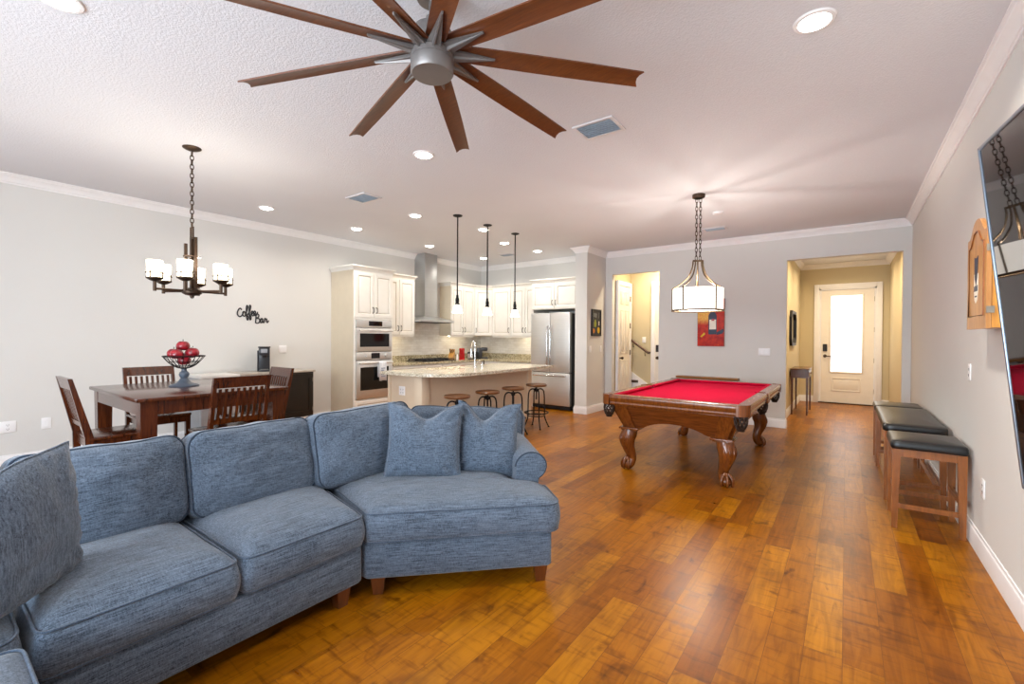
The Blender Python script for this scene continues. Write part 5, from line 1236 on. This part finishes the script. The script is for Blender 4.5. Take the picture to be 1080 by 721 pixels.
# ------------------------------------------------------------------ pool table
def pool_table():
    cx, cy = -1.385, 5.665
    t = thing('pool_table', 'cherry wood pool table with bright red felt and claw feet', 'pool table', (cx, cy, 0))
    W, L = 0.705, 1.255           # outer half sizes of the rails
    IW, IL = 0.56, 1.11           # cushion nose
    zt = 0.80
    MB().box(-IW-0.06, IW+0.06, -IL-0.06, IL+0.06, 0.735, 0.765).build('bed_cloth', MT['felt'], t, smooth=False)
    # wooden rails with stepped outer face, between the pockets
    def rail(p0, p1, nx, ny, name='rail'):
        # p0->p1 along the outer edge; (nx, ny) points inwards
        prof = [(0.030, zt-0.105), (0.018, zt-0.10), (0.012, zt-0.085), (0.016, zt-0.07), (0.004, zt-0.05), (0.0, zt-0.02), (0.006, zt-0.004), (0.014, zt), (0.098, zt), (0.098, zt-0.105)]
        m = MB(); sweep(m, [p0, p1], prof); o = m.build(name, MT['pool'], t, ang=0.5)
        c = MB(); sweep(c, [p0, p1], [(0.098, zt-0.045), (0.098, zt-0.001), (0.104, zt), (0.143, zt-0.002), (0.146, zt-0.010), (0.125, zt-0.045)]); c.build('cushion', MT['felt'], o, ang=0.5)
        s = MB(); d = (Vector(p1)-Vector(p0)); nrm = Vector((nx, ny))
        for f in (0.25, 0.5, 0.75) if d.length < 1.3 else (0.25, 0.5, 0.75):
            q = Vector(p0)+d*f+nrm*0.055; s.lathe([(0.008, 0.0), (0.007, 0.0012), (0.0001, 0.0013)], 10, c=(q.x, q.y, zt), caps=False)
        s.build('sights', MT['pearl'], o)
    k = 0.105
    rail((-W+k, -L), (W-k, -L), 0, 1); rail((W-k, L), (-W+k, L), 0, -1)
    for a, b in ((-L+k, -0.055), (0.055, L-k)):
        rail((W, a), (W, b), -1, 0); rail((-W, -a), (-W, -b), 1, 0) 
    # pockets
    def net(x, y, out):
        n = MB(); R0 = 0.052
        for i in range(10):
            for sgn in (1, -1):
                pts = [(x+r*math.cos(2*PI*i/10+sgn*q), y+r*math.sin(2*PI*i/10+sgn*q), z) for q, r, z in ((0, R0, 0.70), (0.35, 0.056, 0.66), (0.75, 0.052, 0.625), (1.1, 0.038, 0.59), (1.3, 0.022, 0.575))]
                n.tube(pts, 0.0055, 5)
        n.lathe([(0.026, 0.585), (0.034, 0.575), (0.030, 0.562), (0.001, 0.560)], 12, c=(x, y, 0), caps=False)
        n.lathe([(0.056, 0.715), (0.06, 0.705), (0.056, 0.695)], 18, c=(x, y, 0), caps=False)
        return n
    for sx in (-1, 1):
        for sy in (-1, 1):
            x, y = sx*(W-0.075), sy*(L-0.075); hx, hy = sx*(W-0.105), sy*(L-0.105)
            # rounded corner casting: outer quarter round wrapped in leather
            P = []
            for i in range(13): a = PI/2*i/12; P.append((sx*(W-0.10+0.104*math.cos(a)), sy*(L-0.10+0.104*math.sin(a))))
            inner = []
            for i in range(13): a = PI/2*(1-i/12); inner.append((sx*(W-0.10+0.045*math.cos(a)), sy*(L-0.10+0.045*math.sin(a))))
            m = MB(); m.prism(P+inner, zt-0.100, zt+0.004); p = m.build('corner_pocket', MT['pool'], t, ang=0.5)
            MB().lathe([(0.058, zt-0.036), (0.0001, zt-0.036)], 24, c=(hx, hy, 0), caps=False).lathe([(0.060, zt-0.032), (0.060, zt-0.09), (0.0001, zt-0.09)], 24, c=(hx, hy, 0), caps=False).build('pocket_hole', MT['hole'], p)
            net(sx*(W-0.072), sy*(L-0.072), 0).build('pocket_net', MT['net'], p)
        x = sx*(W-0.055); P = [(sx*(W+0.004), -0.055), (sx*(W+0.004), 0.055), (sx*(W-0.05), 0.055)]+[(sx*(W-0.05-0.0*0), 0.055)]
        cup = [(sx*(W-0.045), 0.055), (sx*(W-0.03), 0.03), (sx*(W-0.028), 0), (sx*(W-0.03), -0.03), (sx*(W-0.045), -0.055)]
        m = MB(); m.prism([(sx*(W+0.006), -0.058), (sx*(W+0.006), 0.058)]+cup, zt-0.105, zt+0.003); p = m.build('side_pocket', MT['pool'], t, ang=0.5)
        MB().lathe([(0.055, zt-0.034), (0.0001, zt-0.034)], 24, c=(sx*(W-0.085), 0, 0), caps=False).lathe([(0.056, zt-0.031), (0.056, zt-0.09), (0.0001, zt-0.09)], 24, c=(sx*(W-0.085), 0, 0), caps=False).build('pocket_hole', MT['hole'], p)
        net(sx*(W-0.062), 0, 0).build('pocket_net', MT['net'], p)
    # cabinet: four tapered panels with arched lower edge and corner pilasters
    TW, TL, BW, BL = 0.625, 1.17, 0.52, 1.06; zT, zB = 0.700, 0.455
    def panel(h0, h1, off0, off1, M):
        n = 24; vs = []
        for i in range(n+1):
            u = -1+2*i/n; arch = 0.085*max(0, 1-(abs(u)/0.62)**2.2) if abs(u) < 0.62 else 0
            zb = zB-0.005+arch; f = (zT-zb)/(zT-zB)
            hx = h0+(h1-h0)*f; oy = off0+(off1-off0)*f
            vs += [(u*h0, -off0, zT), (u*hx, -oy, zb), (u*hx, -oy+0.03, zb), (u*h0, -off0+0.03, zT)]
        fs = []
        for i in range(n):
            for k in range(4): fs.append((i*4+k, i*4+(k+1) % 4, (i+1)*4+(k+1) % 4, (i+1)*4+k))
        fs += [(0, 1, 2, 3), tuple(n*4+k for k in (3, 2, 1, 0))]
        m = MB(); m.add(vs, fs); m.xf(M); p = m.build('cabinet_panel', MT['poolpanel'], t, ang=0.6)
        d = MB()   # raised pilasters and top moulding on the panel
        for s in (-1, 1):
            a0, a1 = s*(h0-0.02), s*(h0-0.17); b0, b1 = s*(h1-0.02), s*(h1-0.13)
            y0, y1 = -off0-0.014, -off1-0.014
            q = [(a0, y0, zT), (a1, y0, zT), (b1, y1, zB-0.004), (b0, y1, zB-0.004)]; r = [(x, y+0.02, z) for x, y, z in q]
            d.add(q+r, [(0, 1, 2, 3), (7, 6, 5, 4), (0, 4, 5, 1), (1, 5, 6, 2), (2, 6, 7, 3), (3, 7, 4, 0)])
        d.box(-h0, h0, -off0-0.016, -off0+0.01, zT-0.022, zT, 0.004)
        d.xf(M); d.build('pilaster', MT['pool'], p, ang=0.6)
    panel(TW, BW, TL, BL, RZ(0)); panel(TW, BW, TL, BL, RZ(PI)); panel(TL, BL, TW, BW, RZ(PI/2)); panel(TL, BL, TW, BW, RZ(-PI/2))
    MB().box(-TW+0.02, TW-0.02, -TL+0.02, TL-0.02, 0.690, 0.735).build('slate_frame', MT['pool'], t, smooth=False)
    # legs: plate, cabriole leg, ball and claw foot
    for sx in (-1, 1):
        for sy in (-1, 1):
            x0, y0 = sx*0.455, sy*1.0
            lg = MB(); d = Vector((sx*0.62, sy*0.55, 0)).normalized()
            path = [(0.015, 0.43), (0.03, 0.37), (0.045, 0.32), (0.035, 0.24), (0.005, 0.16), (-0.005, 0.11), (0.01, 0.07), (0.03, 0.045)]
            rad = [0.078, 0.083, 0.080, 0.066, 0.052, 0.046, 0.050, 0.05]
            pp = catmull([(x0+d.x*o, y0+d.y*o, z) for o, z in path], 4); rr = []
            for i in range(len(rad)-1): rr += [rad[i]+(rad[i+1]-rad[i])*k/4 for k in range(4)]
            rr.append(rad[-1]); lg.tube(pp, rr, 16)
            # acanthus ribs on the knee
            perp = Vector((-d.y, d.x, 0))
            for q in (-0.9, -0.3, 0.3, 0.9):
                pts = []
                for i in range(2, 15):
                    c = pp[i]; r_ = rr[i]; dirv = d*math.cos(q)+perp*math.sin(q); pts.append(Vector(c)+dirv*(r_*0.97))
                lg.tube(pts, [0.004+0.008*math.sin(PI*i/12) for i in range(13)], 6)
            lo = lg.build('leg', MT['pool'], t, ang=1.2)
            ft = MB(); fc = Vector((x0+d.x*0.035, y0+d.y*0.035, 0.045)); ft.sphere(fc, 0.055, 18, 12, sq=(1, 1, 0.82))
            for q in (-1.25, -0.42, 0.42, 1.25):
                dirv = d*math.cos(q)+perp*math.sin(q)
                pts = [fc+dirv*0.02+Vector((0, 0, 0.075)), fc+dirv*0.052+Vector((0, 0, 0.045)), fc+dirv*0.068+Vector((0, 0, 0.01)), fc+dirv*0.066+Vector((0, 0, -0.028)), fc+dirv*0.056+Vector((0, 0, -0.038))]
                ft.tube(catmull(pts, 4), [0.017-0.010*i/16 for i in range(17)], 8)
            ft.build('claw_foot', MT['pool'], lo, ang=1.0)
            pl = MB(); e = 0.105; pl.box(x0-e, x0+e, y0-e, y0+e, 0.432, 0.452, 0.006).box(x0-e*0.82, x0+e*0.82, y0-e*0.82, y0+e*0.82, 0.418, 0.434, 0.005); pl.build('leg_plate', MT['pool'], lo)
pool_table()
t = thing('wall_shelf', 'narrow oak ledge shelf on the far wall just above the pool table rail', 'shelf', (-1.90, YB-0.0005, 0.695))
MB().prism([(0, 0.03), (0, 0.052), (-0.16, 0.052), (-0.17, 0.045), (-0.16, 0.022), (-0.10, 0.0), (0, 0.0)], -0.49, 0.49, M=RY(PI/2) @ RZ(PI/2)).build('board', MT['shelfw'], t, ang=0.5)
for x in (-0.35, 0.35): MB().box(x-0.015, x+0.015, -0.10, 0, -0.10, 0.0, 0.004).build('bracket', MT['shelfw'], t)

# ------------------------------------------------------------------ pictures
def wine_picture():
    t = thing('wine_painting', 'tall red canvas painting of a dark wine bottle behind the drum light', 'painting', (-1.855, YB, 1.265))
    w_, h = 0.42, 0.80
    MB().box(-w_/2, w_/2, -0.038, -0.001, 0, h, 0.002).build('canvas', MT['wine'], t)
    MB().box(-w_/2-0.004, -w_/2, -0.037, -0.001, 0, h).box(w_/2, w_/2+0.004, -0.037, -0.001, 0, h).build('canvas_edge', MT['leather'], t, smooth=False)
    def flat(poly, y0, y1, name, mt): MB().prism(poly, y0, y1, M=RX(PI/2)).build(name, mt, t, ang=0.5)
    cx = 0.03
    bt = [(-0.062, 0.20), (0.062, 0.20), (0.066, 0.24), (0.066, 0.50), (0.060, 0.535), (0.035, 0.57), (0.026, 0.60), (0.026, 0.70), (-0.026, 0.70), (-0.026, 0.60), (-0.035, 0.57), (-0.060, 0.535), (-0.066, 0.50), (-0.066, 0.24)]
    flat([(x+cx, z) for x, z in bt], 0.0385, 0.0400, 'bottle', MT['navy'])
    flat([(cx-0.050, 0.285), (cx+0.055, 0.285), (cx+0.055, 0.45), (cx-0.050, 0.45)], 0.0400, 0.0412, 'label', MT['cream'])
    flat([(cx-0.02, 0.43), (cx+0.03, 0.43), (cx+0.025, 0.46), (cx-0.015, 0.46)], 0.0412, 0.0418, 'label_mark', MT['red'])
    flat([(-0.165, 0.165), (-0.145, 0.15), (-0.085, 0.205), (-0.10, 0.235)], 0.0385, 0.0395, 'cork', MT['yellow'])
    flat([(cx+0.066, 0.235), (cx+0.17, 0.30), (cx+0.178, 0.25), (cx+0.16, 0.215), (cx+0.066, 0.19)], 0.0382, 0.0388, 'shadow_shape', MT['navy'])
wine_picture()
def small_picture():
    t = thing('small_picture', 'small dark framed picture with yellow and green shapes on the stub wall', 'picture', (-3.80, 7.80, 1.43), PI/2)
    w_, h = 0.385, 0.50
    MB().box(-w_/2, w_/2, -0.012, -0.001, 0, h).build('print', MT['black'], t, smooth=False)
    f = MB(); b = 0.03
    f.box(-w_/2, -w_/2+b, -0.03, -0.001, 0, h, 0.003).box(w_/2-b, w_/2, -0.03, -0.001, 0, h, 0.003).box(-w_/2+b, w_/2-b, -0.03, -0.001, 0, b, 0.003).box(-w_/2+b, w_/2-b, -0.03, -0.001, h-b, h, 0.003); f.build('frame', MT['black'], t)
    def flat(poly, name, mt): MB().prism(poly, 0.0122, 0.0135, M=RX(PI/2)).build(name, mt, t, ang=0.5)
    def ell(x, z, a, b): return [(x+a*math.cos(2*PI*k/18), z+b*math.sin(2*PI*k/18)) for k in range(18)]
    flat(ell(-0.105, 0.095, 0.05, 0.045), 'fruit', MT['orange']); flat(ell(0.10, 0.11, 0.055, 0.06), 'fruit', MT['yellow'])
    flat([(-0.08, 0.17), (0.0, 0.17), (0.01, 0.24), (-0.025, 0.31), (-0.05, 0.31), (-0.09, 0.24)], 'pear', MT['green'])
    flat([(0.10, 0.20), (0.135, 0.20), (0.135, 0.28), (0.10, 0.28)], 'jar', MT['cream']); flat([(-0.11, 0.36), (0.02, 0.34), (0.03, 0.42), (-0.10, 0.43)], 'leaf', MT['greyp']); flat([(0.09, 0.34), (0.12, 0.34), (0.13, 0.44), (0.11, 0.45)], 'leaf', MT['greyp'])
small_picture()

# ------------------------------------------------------------------ black stools and bench along the right wall
def pad(w_, d, z0, z1, crown=0.02):
    m = MB(); n = 18; out = fillet([Vector((-w_/2, -d/2)), Vector((w_/2, -d/2)), Vector((w_/2, d/2)), Vector((-w_/2, d/2))], 0.035, 4); P = resample(out, 96); rings = []
    for off, z in ((0.02, z0), (0.004, z0+0.006), (0, z0+0.018), (0.001, z1-0.018), (0.008, z1-0.006), (0.018, z1)):
        rings.append([(p.x-(p.normalized()*off).x, p.y-(p.normalized()*off).y, z) for p in P])
    for k in range(1, 9):
        s = 1-k/8; rings.append([(p.x*max(s, .001)*0.96, p.y*max(s, .001)*0.96, z1+crown*(1-s**2.5)) for p in P])
    N_ = 96; vs = [q for r in rings for q in r]; fs = [(i*N_+k, i*N_+(k+1) % N_, (i+1)*N_+(k+1) % N_, (i+1)*N_+k) for i in range(len(rings)-1) for k in range(N_)]
    fs.append(tuple(range(N_-1, -1, -1))); m.add(vs, fs); return m
def black_stool(label, name, x, y, w_, d, bench=False):
    t = thing(name, label, 'bench' if bench else 'stool', (x, y, 0), 0, None if bench else 'black seated stools by the right wall')
    zf = 0.60 if bench else 0.588
    pad(w_+0.02, d+0.02, zf, zf+0.062, 0.014).build('seat', MT['seatblack'], t, ang=1.0)
    a = MB(); hx, hy = w_/2-0.012, d/2-0.012
    a.box(-hx, hx, -hy, -hy+0.02, zf-0.055, zf).box(-hx, hx, hy-0.02, hy, zf-0.055, zf).box(-hx, -hx+0.02, -hy, hy, zf-0.055, zf).box(hx-0.02, hx, -hy, hy, zf-0.055, zf); a.build('apron', MT['stoolwood'], t, smooth=False)
    for sx in (-1, 1):
        for sy in (-1, 1):
            m = MB(); px, py = sx*(w_/2-0.025), sy*(d/2-0.025); q, r = 0.017, 0.025
            ox = sx*0.008; m.hexa([(px-q+ox, py-q, 0), (px+q+ox, py-q, 0), (px+q+ox, py+q, 0), (px-q+ox, py+q, 0)], [(px-r, py-r, zf), (px+r, py-r, zf), (px+r, py+r, zf), (px-r, py+r, zf)]); m.build('leg', MT['stoolwood'], t, smooth=False)
    s = MB(); hx, hy = w_/2-0.028, d/2-0.028
    for sy in (-1, 1): s.box(-hx, hx, sy*hy-0.010, sy*hy+0.010, 0.15, 0.185)
    for sx in (-1, 1): s.box(sx*hx-0.010, sx*hx+0.010, -hy, hy, 0.24 if not bench else 0.10, 0.275 if not bench else 0.15)
    s.build('stretcher', MT['stoolwood'], t, smooth=False)
black_stool('nearest black topped stool with wooden legs by the right wall', 'backless_stool', 0.482, 4.60, 0.40, 0.46)
black_stool('long black topped wooden bench between two stools along the right wall', 'bench', 0.474, 5.76, 0.40, 1.34, True)
black_stool('farthest black topped stool, half hidden beyond the bench by the right wall', 'backless_stool', 0.474, 6.80, 0.40, 0.46)

# ------------------------------------------------------------------ round bar stools at the island
def bar_stool():
    t = thing('bar_stool', 'industrial bar stool nearest the sofa, round wooden seat on black iron, first of four', 'stool', (-3.86, 4.10, 0), 0, 'iron bar stools at the island')
    zs = 0.675
    MB().lathe([(0.001, zs-0.035), (0.145, zs-0.035), (0.162, zs-0.028), (0.165, zs-0.012), (0.158, zs), (0.12, zs-0.004), (0.001, zs-0.006)], 32).build('seat', MT['bartop'], t)
    MB().lathe([(0.001, zs-0.045), (0.075, zs-0.045), (0.075, zs-0.035), (0.001, zs-0.035)], 20).cyl((0, 0, zs-0.24), (0, 0, zs-0.04), 0.011, n=10).lathe([(0.03, zs-0.07), (0.03, zs-0.11), (0.02, zs-0.12), (0.001, zs-0.12)], 16).lathe([(0.001, zs-0.07), (0.03, zs-0.07)], 16).build('screw', MT['blackmetal'], t)
    for k in range(4):
        a = PI/4+k*PI/2; R = RZ(a)
        pts = catmull([(0.02, 0, zs-0.085), (0.07, 0, zs-0.075), (0.112, 0, zs-0.105), (0.128, 0, zs-0.18), (0.132, 0, 0.34), (0.135, 0, 0.19), (0.150, 0, 0.12), (0.19, 0, 0.03), (0.205, 0, 0.008)], 5)
        m = MB(); m.tube(pts, 0.0105, 8); m.lathe([(0.001, 0), (0.016, 0), (0.016, 0.012), (0.001, 0.014)], 12, c=(0.203, 0, 0)); m.xf(R); m.build('leg', MT['blackmetal'], t)
    m = MB(); m.tube([(0.137*math.cos(2*PI*k/28), 0.137*math.sin(2*PI*k/28), 0.19) for k in range(28)], 0.008, 8, closed=True)
    m.tube([(0.185*math.cos(2*PI*k/32), 0.185*math.sin(2*PI*k/32), 0.235) for k in range(32)], 0.009, 8, closed=True)
    for k in range(4): a = PI/4+k*PI/2; m.tube([(0.132*math.cos(a), 0.132*math.sin(a), 0.25), (0.185*math.cos(a), 0.185*math.sin(a), 0.235)], 0.007, 6)
    m.build('foot_ring', MT['blackmetal'], t)
    return t
bs = bar_stool()
dup(bs, (-3.86, 4.69, 0), 0.25, 'industrial bar stool with round wooden seat, second of four counted from the sofa')
dup(bs, (-3.86, 5.27, 0), -0.2, 'industrial bar stool with round wooden seat, third of four counted from the sofa')
dup(bs, (-3.86, 5.88, 0), 0.1, 'industrial bar stool nearest the refrigerator, showing its whole iron base')

# ------------------------------------------------------------------ television on the right wall
def television():
    Tc = Vector((0.300, 1.845, 1.940)); az, ti = math.radians(5.5), math.radians(6.0)
    n = Vector((-math.cos(az)*math.cos(ti), -math.sin(az)*math.cos(ti), -math.sin(ti)))
    h = n.cross(Vector((0, 0, 1))).normalized()
    if h.y > 0: h = -h
    v = h.cross(n); v = v if v.z < 0 else -v
    w_, hh = 1.66, 0.965
    t = thing('television', 'large flat television tilted out from the right wall at the picture edge', 'television', Tc)
    M = Matrix((h, -n, -v)).transposed().to_4x4()    # local x along the screen, y into the back, z up
    MB().box(0, w_, 0.004, 0.03, -hh, 0).xf(M).build('back_housing', MT['black'], t, smooth=False)
    b = 0.010
    MB().box(0, b, -0.004, 0.03, -hh, 0, 0.002).box(w_-b, w_, -0.004, 0.03, -hh, 0, 0.002).box(b, w_-b, -0.004, 0.03, -b, 0, 0.002).box(b, w_-b, -0.004, 0.03, -hh, -hh+b*1.6, 0.002).xf(M).build('bezel', MT['tvbezel'], t)
    MB().box(b, w_-b, -0.001, 0.004, -hh+b*1.6, -b).xf(M).build('screen', MT['tv'], t, smooth=False)
    mt = MB()
    pc = M @ Vector((w_/2, 0.05, -hh/2)); wx = XR-Tc.x
    mt.box(w_/2-0.25, w_/2+0.25, 0.03, 0.05, -hh/2-0.2, -hh/2+0.2, M=M)
    mt.tube([pc, Vector((wx-0.10, pc.y+0.18, pc.z)), Vector((wx-0.02, pc.y, pc.z))], 0.022, 8)
    mt.box(wx-0.03, wx-0.001, pc.y-0.12, pc.y+0.12, pc.z-0.2, pc.z+0.2)
    mt.build('wall_mount', MT['black'], t, smooth=False)
television()

# ------------------------------------------------------------------ dartboard cabinet
def dartboard():
    hw = 0.235; h = 0.535; dp = 0.095
    t = thing('dartboard_cabinet', 'honey wood dartboard cabinet with arched top and shield emblem on the right wall', 'dartboard cabinet', (XR-0.0005, 3.43+hw, 1.455), -PI/2)
    def arch(w_, z0, zs, rise, n=24, flat=0.0):
        P = [(-w_, z0), (w_, z0), (w_, zs)]
        for k in range(1, n): u = 1-2*k/n; P.append((u*w_, zs+rise*(0.5+0.5*math.cos(PI*min(1, abs(u)/0.82)**1.4))))
        return P+[(-w_, zs)]
    R = RX(PI/2)
    b = MB(); b.prism(arch(hw-0.004, 0.004, h-0.01, 0.085), 0.0, dp, M=R); b.build('body', MT['honeyin'], t, ang=0.5)
    d = MB(); d.prism(arch(hw, 0, h, 0.09), dp+0.002, dp+0.022, M=R); do = d.build('door', MT['honey'], t, ang=0.5)
    g = MB(); P = arch(hw-0.055, 0.075, h-0.055, 0.075); g.tube([(x, z, dp+0.0225) for x, z in P], 0.0055, 6, closed=True, M=R); g.build('groove', MT['stoolwood'], do)
    def flat(poly, y0, y1, name, mt): MB().prism(poly, y0, y1, M=R).build(name, mt, do, smooth=False)
    y = dp+0.0222
    flat([(-0.035, 0.165), (0.0, 0.145), (0.035, 0.165), (0.052, 0.225), (0.052, 0.315), (-0.052, 0.315), (-0.052, 0.225)], y, y+0.0008, 'emblem', MT['cream'])
    flat([(0.0, 0.245), (0.03, 0.29), (0.040, 0.345), (0.046, 0.415), (0.02, 0.405), (-0.02, 0.405), (-0.046, 0.415), (-0.040, 0.345), (-0.03, 0.29)], y+0.0008, y+0.0016, 'emblem_shield', MT['navy'])
    s = MB()
    for k in range(4): x = -0.036+0.024*k; s.box(x-0.008, x+0.008, 0.215, 0.250 if k % 2 else 0.245, y+0.0008, y+0.0016)
    s.box(-0.025, 0.025, 0.182, 0.190, y+0.0008, y+0.0016); s.xf(R); s.build('emblem_letters', MT['navy'], do, smooth=False)
    for z in (0.10, 0.43): MB().box(hw-0.004, hw+0.0035, -dp-0.022, -dp+0.010, z-0.018, z+0.018).build('hinge', MT['hinge'], do, smooth=False)
dartboard()

# ------------------------------------------------------------------ entry hall furniture
t = thing('console_table', 'slim mahogany console table on tall legs in the entry hall', 'table', (FX+0.016, 10.28, 0), PI/2)
hl, dp, hh = 0.47, 0.30, 0.85
MB().box(-hl, hl, -dp, 0, hh-0.02, hh, 0.006).build('top', MT['consolew'], t)
MB().box(-hl+0.02, hl-0.02, -dp+0.015, -0.01, hh-0.17, hh-0.02).box(-hl+0.08, hl-0.08, -dp+0.008, -dp+0.016, hh-0.15, hh-0.04, 0.004).build('apron', MT['consolew'], t)
MB().sphere((0, -dp-0.002, hh-0.095), 0.012).build('knob', MT['bronze'], t)
for x in (-hl+0.04, hl-0.04):
    for y in (-dp+0.035, -0.03):
        MB().hexa([(x-0.012, y-0.012, 0), (x+0.012, y-0.012, 0), (x+0.012, y+0.012, 0), (x-0.012, y+0.012, 0)], [(x-0.022, y-0.018, hh-0.10), (x+0.022, y-0.018, hh-0.10), (x+0.022, y+0.018, hh-0.10), (x-0.022, y+0.018, hh-0.10)]).build('leg', MT['consolew'], t, smooth=False)
t = thing('wall_mirror', 'tall dark framed mirror with clipped corners on the entry hall wall', 'mirror', (FX, 10.25, 1.27), PI/2)
w_, h = 0.62, 0.66; k = 0.12
P = [(-w_+k+0.12, 0), (w_-k-0.12, 0), (w_-0.12, k), (w_-0.12, h-k), (w_-k-0.12, h), (-w_+k+0.12, h), (-w_+0.12, h-k), (-w_+0.12, k)]
Q = [(x*0.86, h/2+(z-h/2)*0.84) for x, z in P]
MB().prism(P, 0.001, 0.045, M=RX(PI/2), hole=Q).build('frame', MT['black'], t, ang=0.5)
MB().prism(Q, 0.001, 0.015, M=RX(PI/2)).build('glass', MT['mirror'], t, smooth=False)
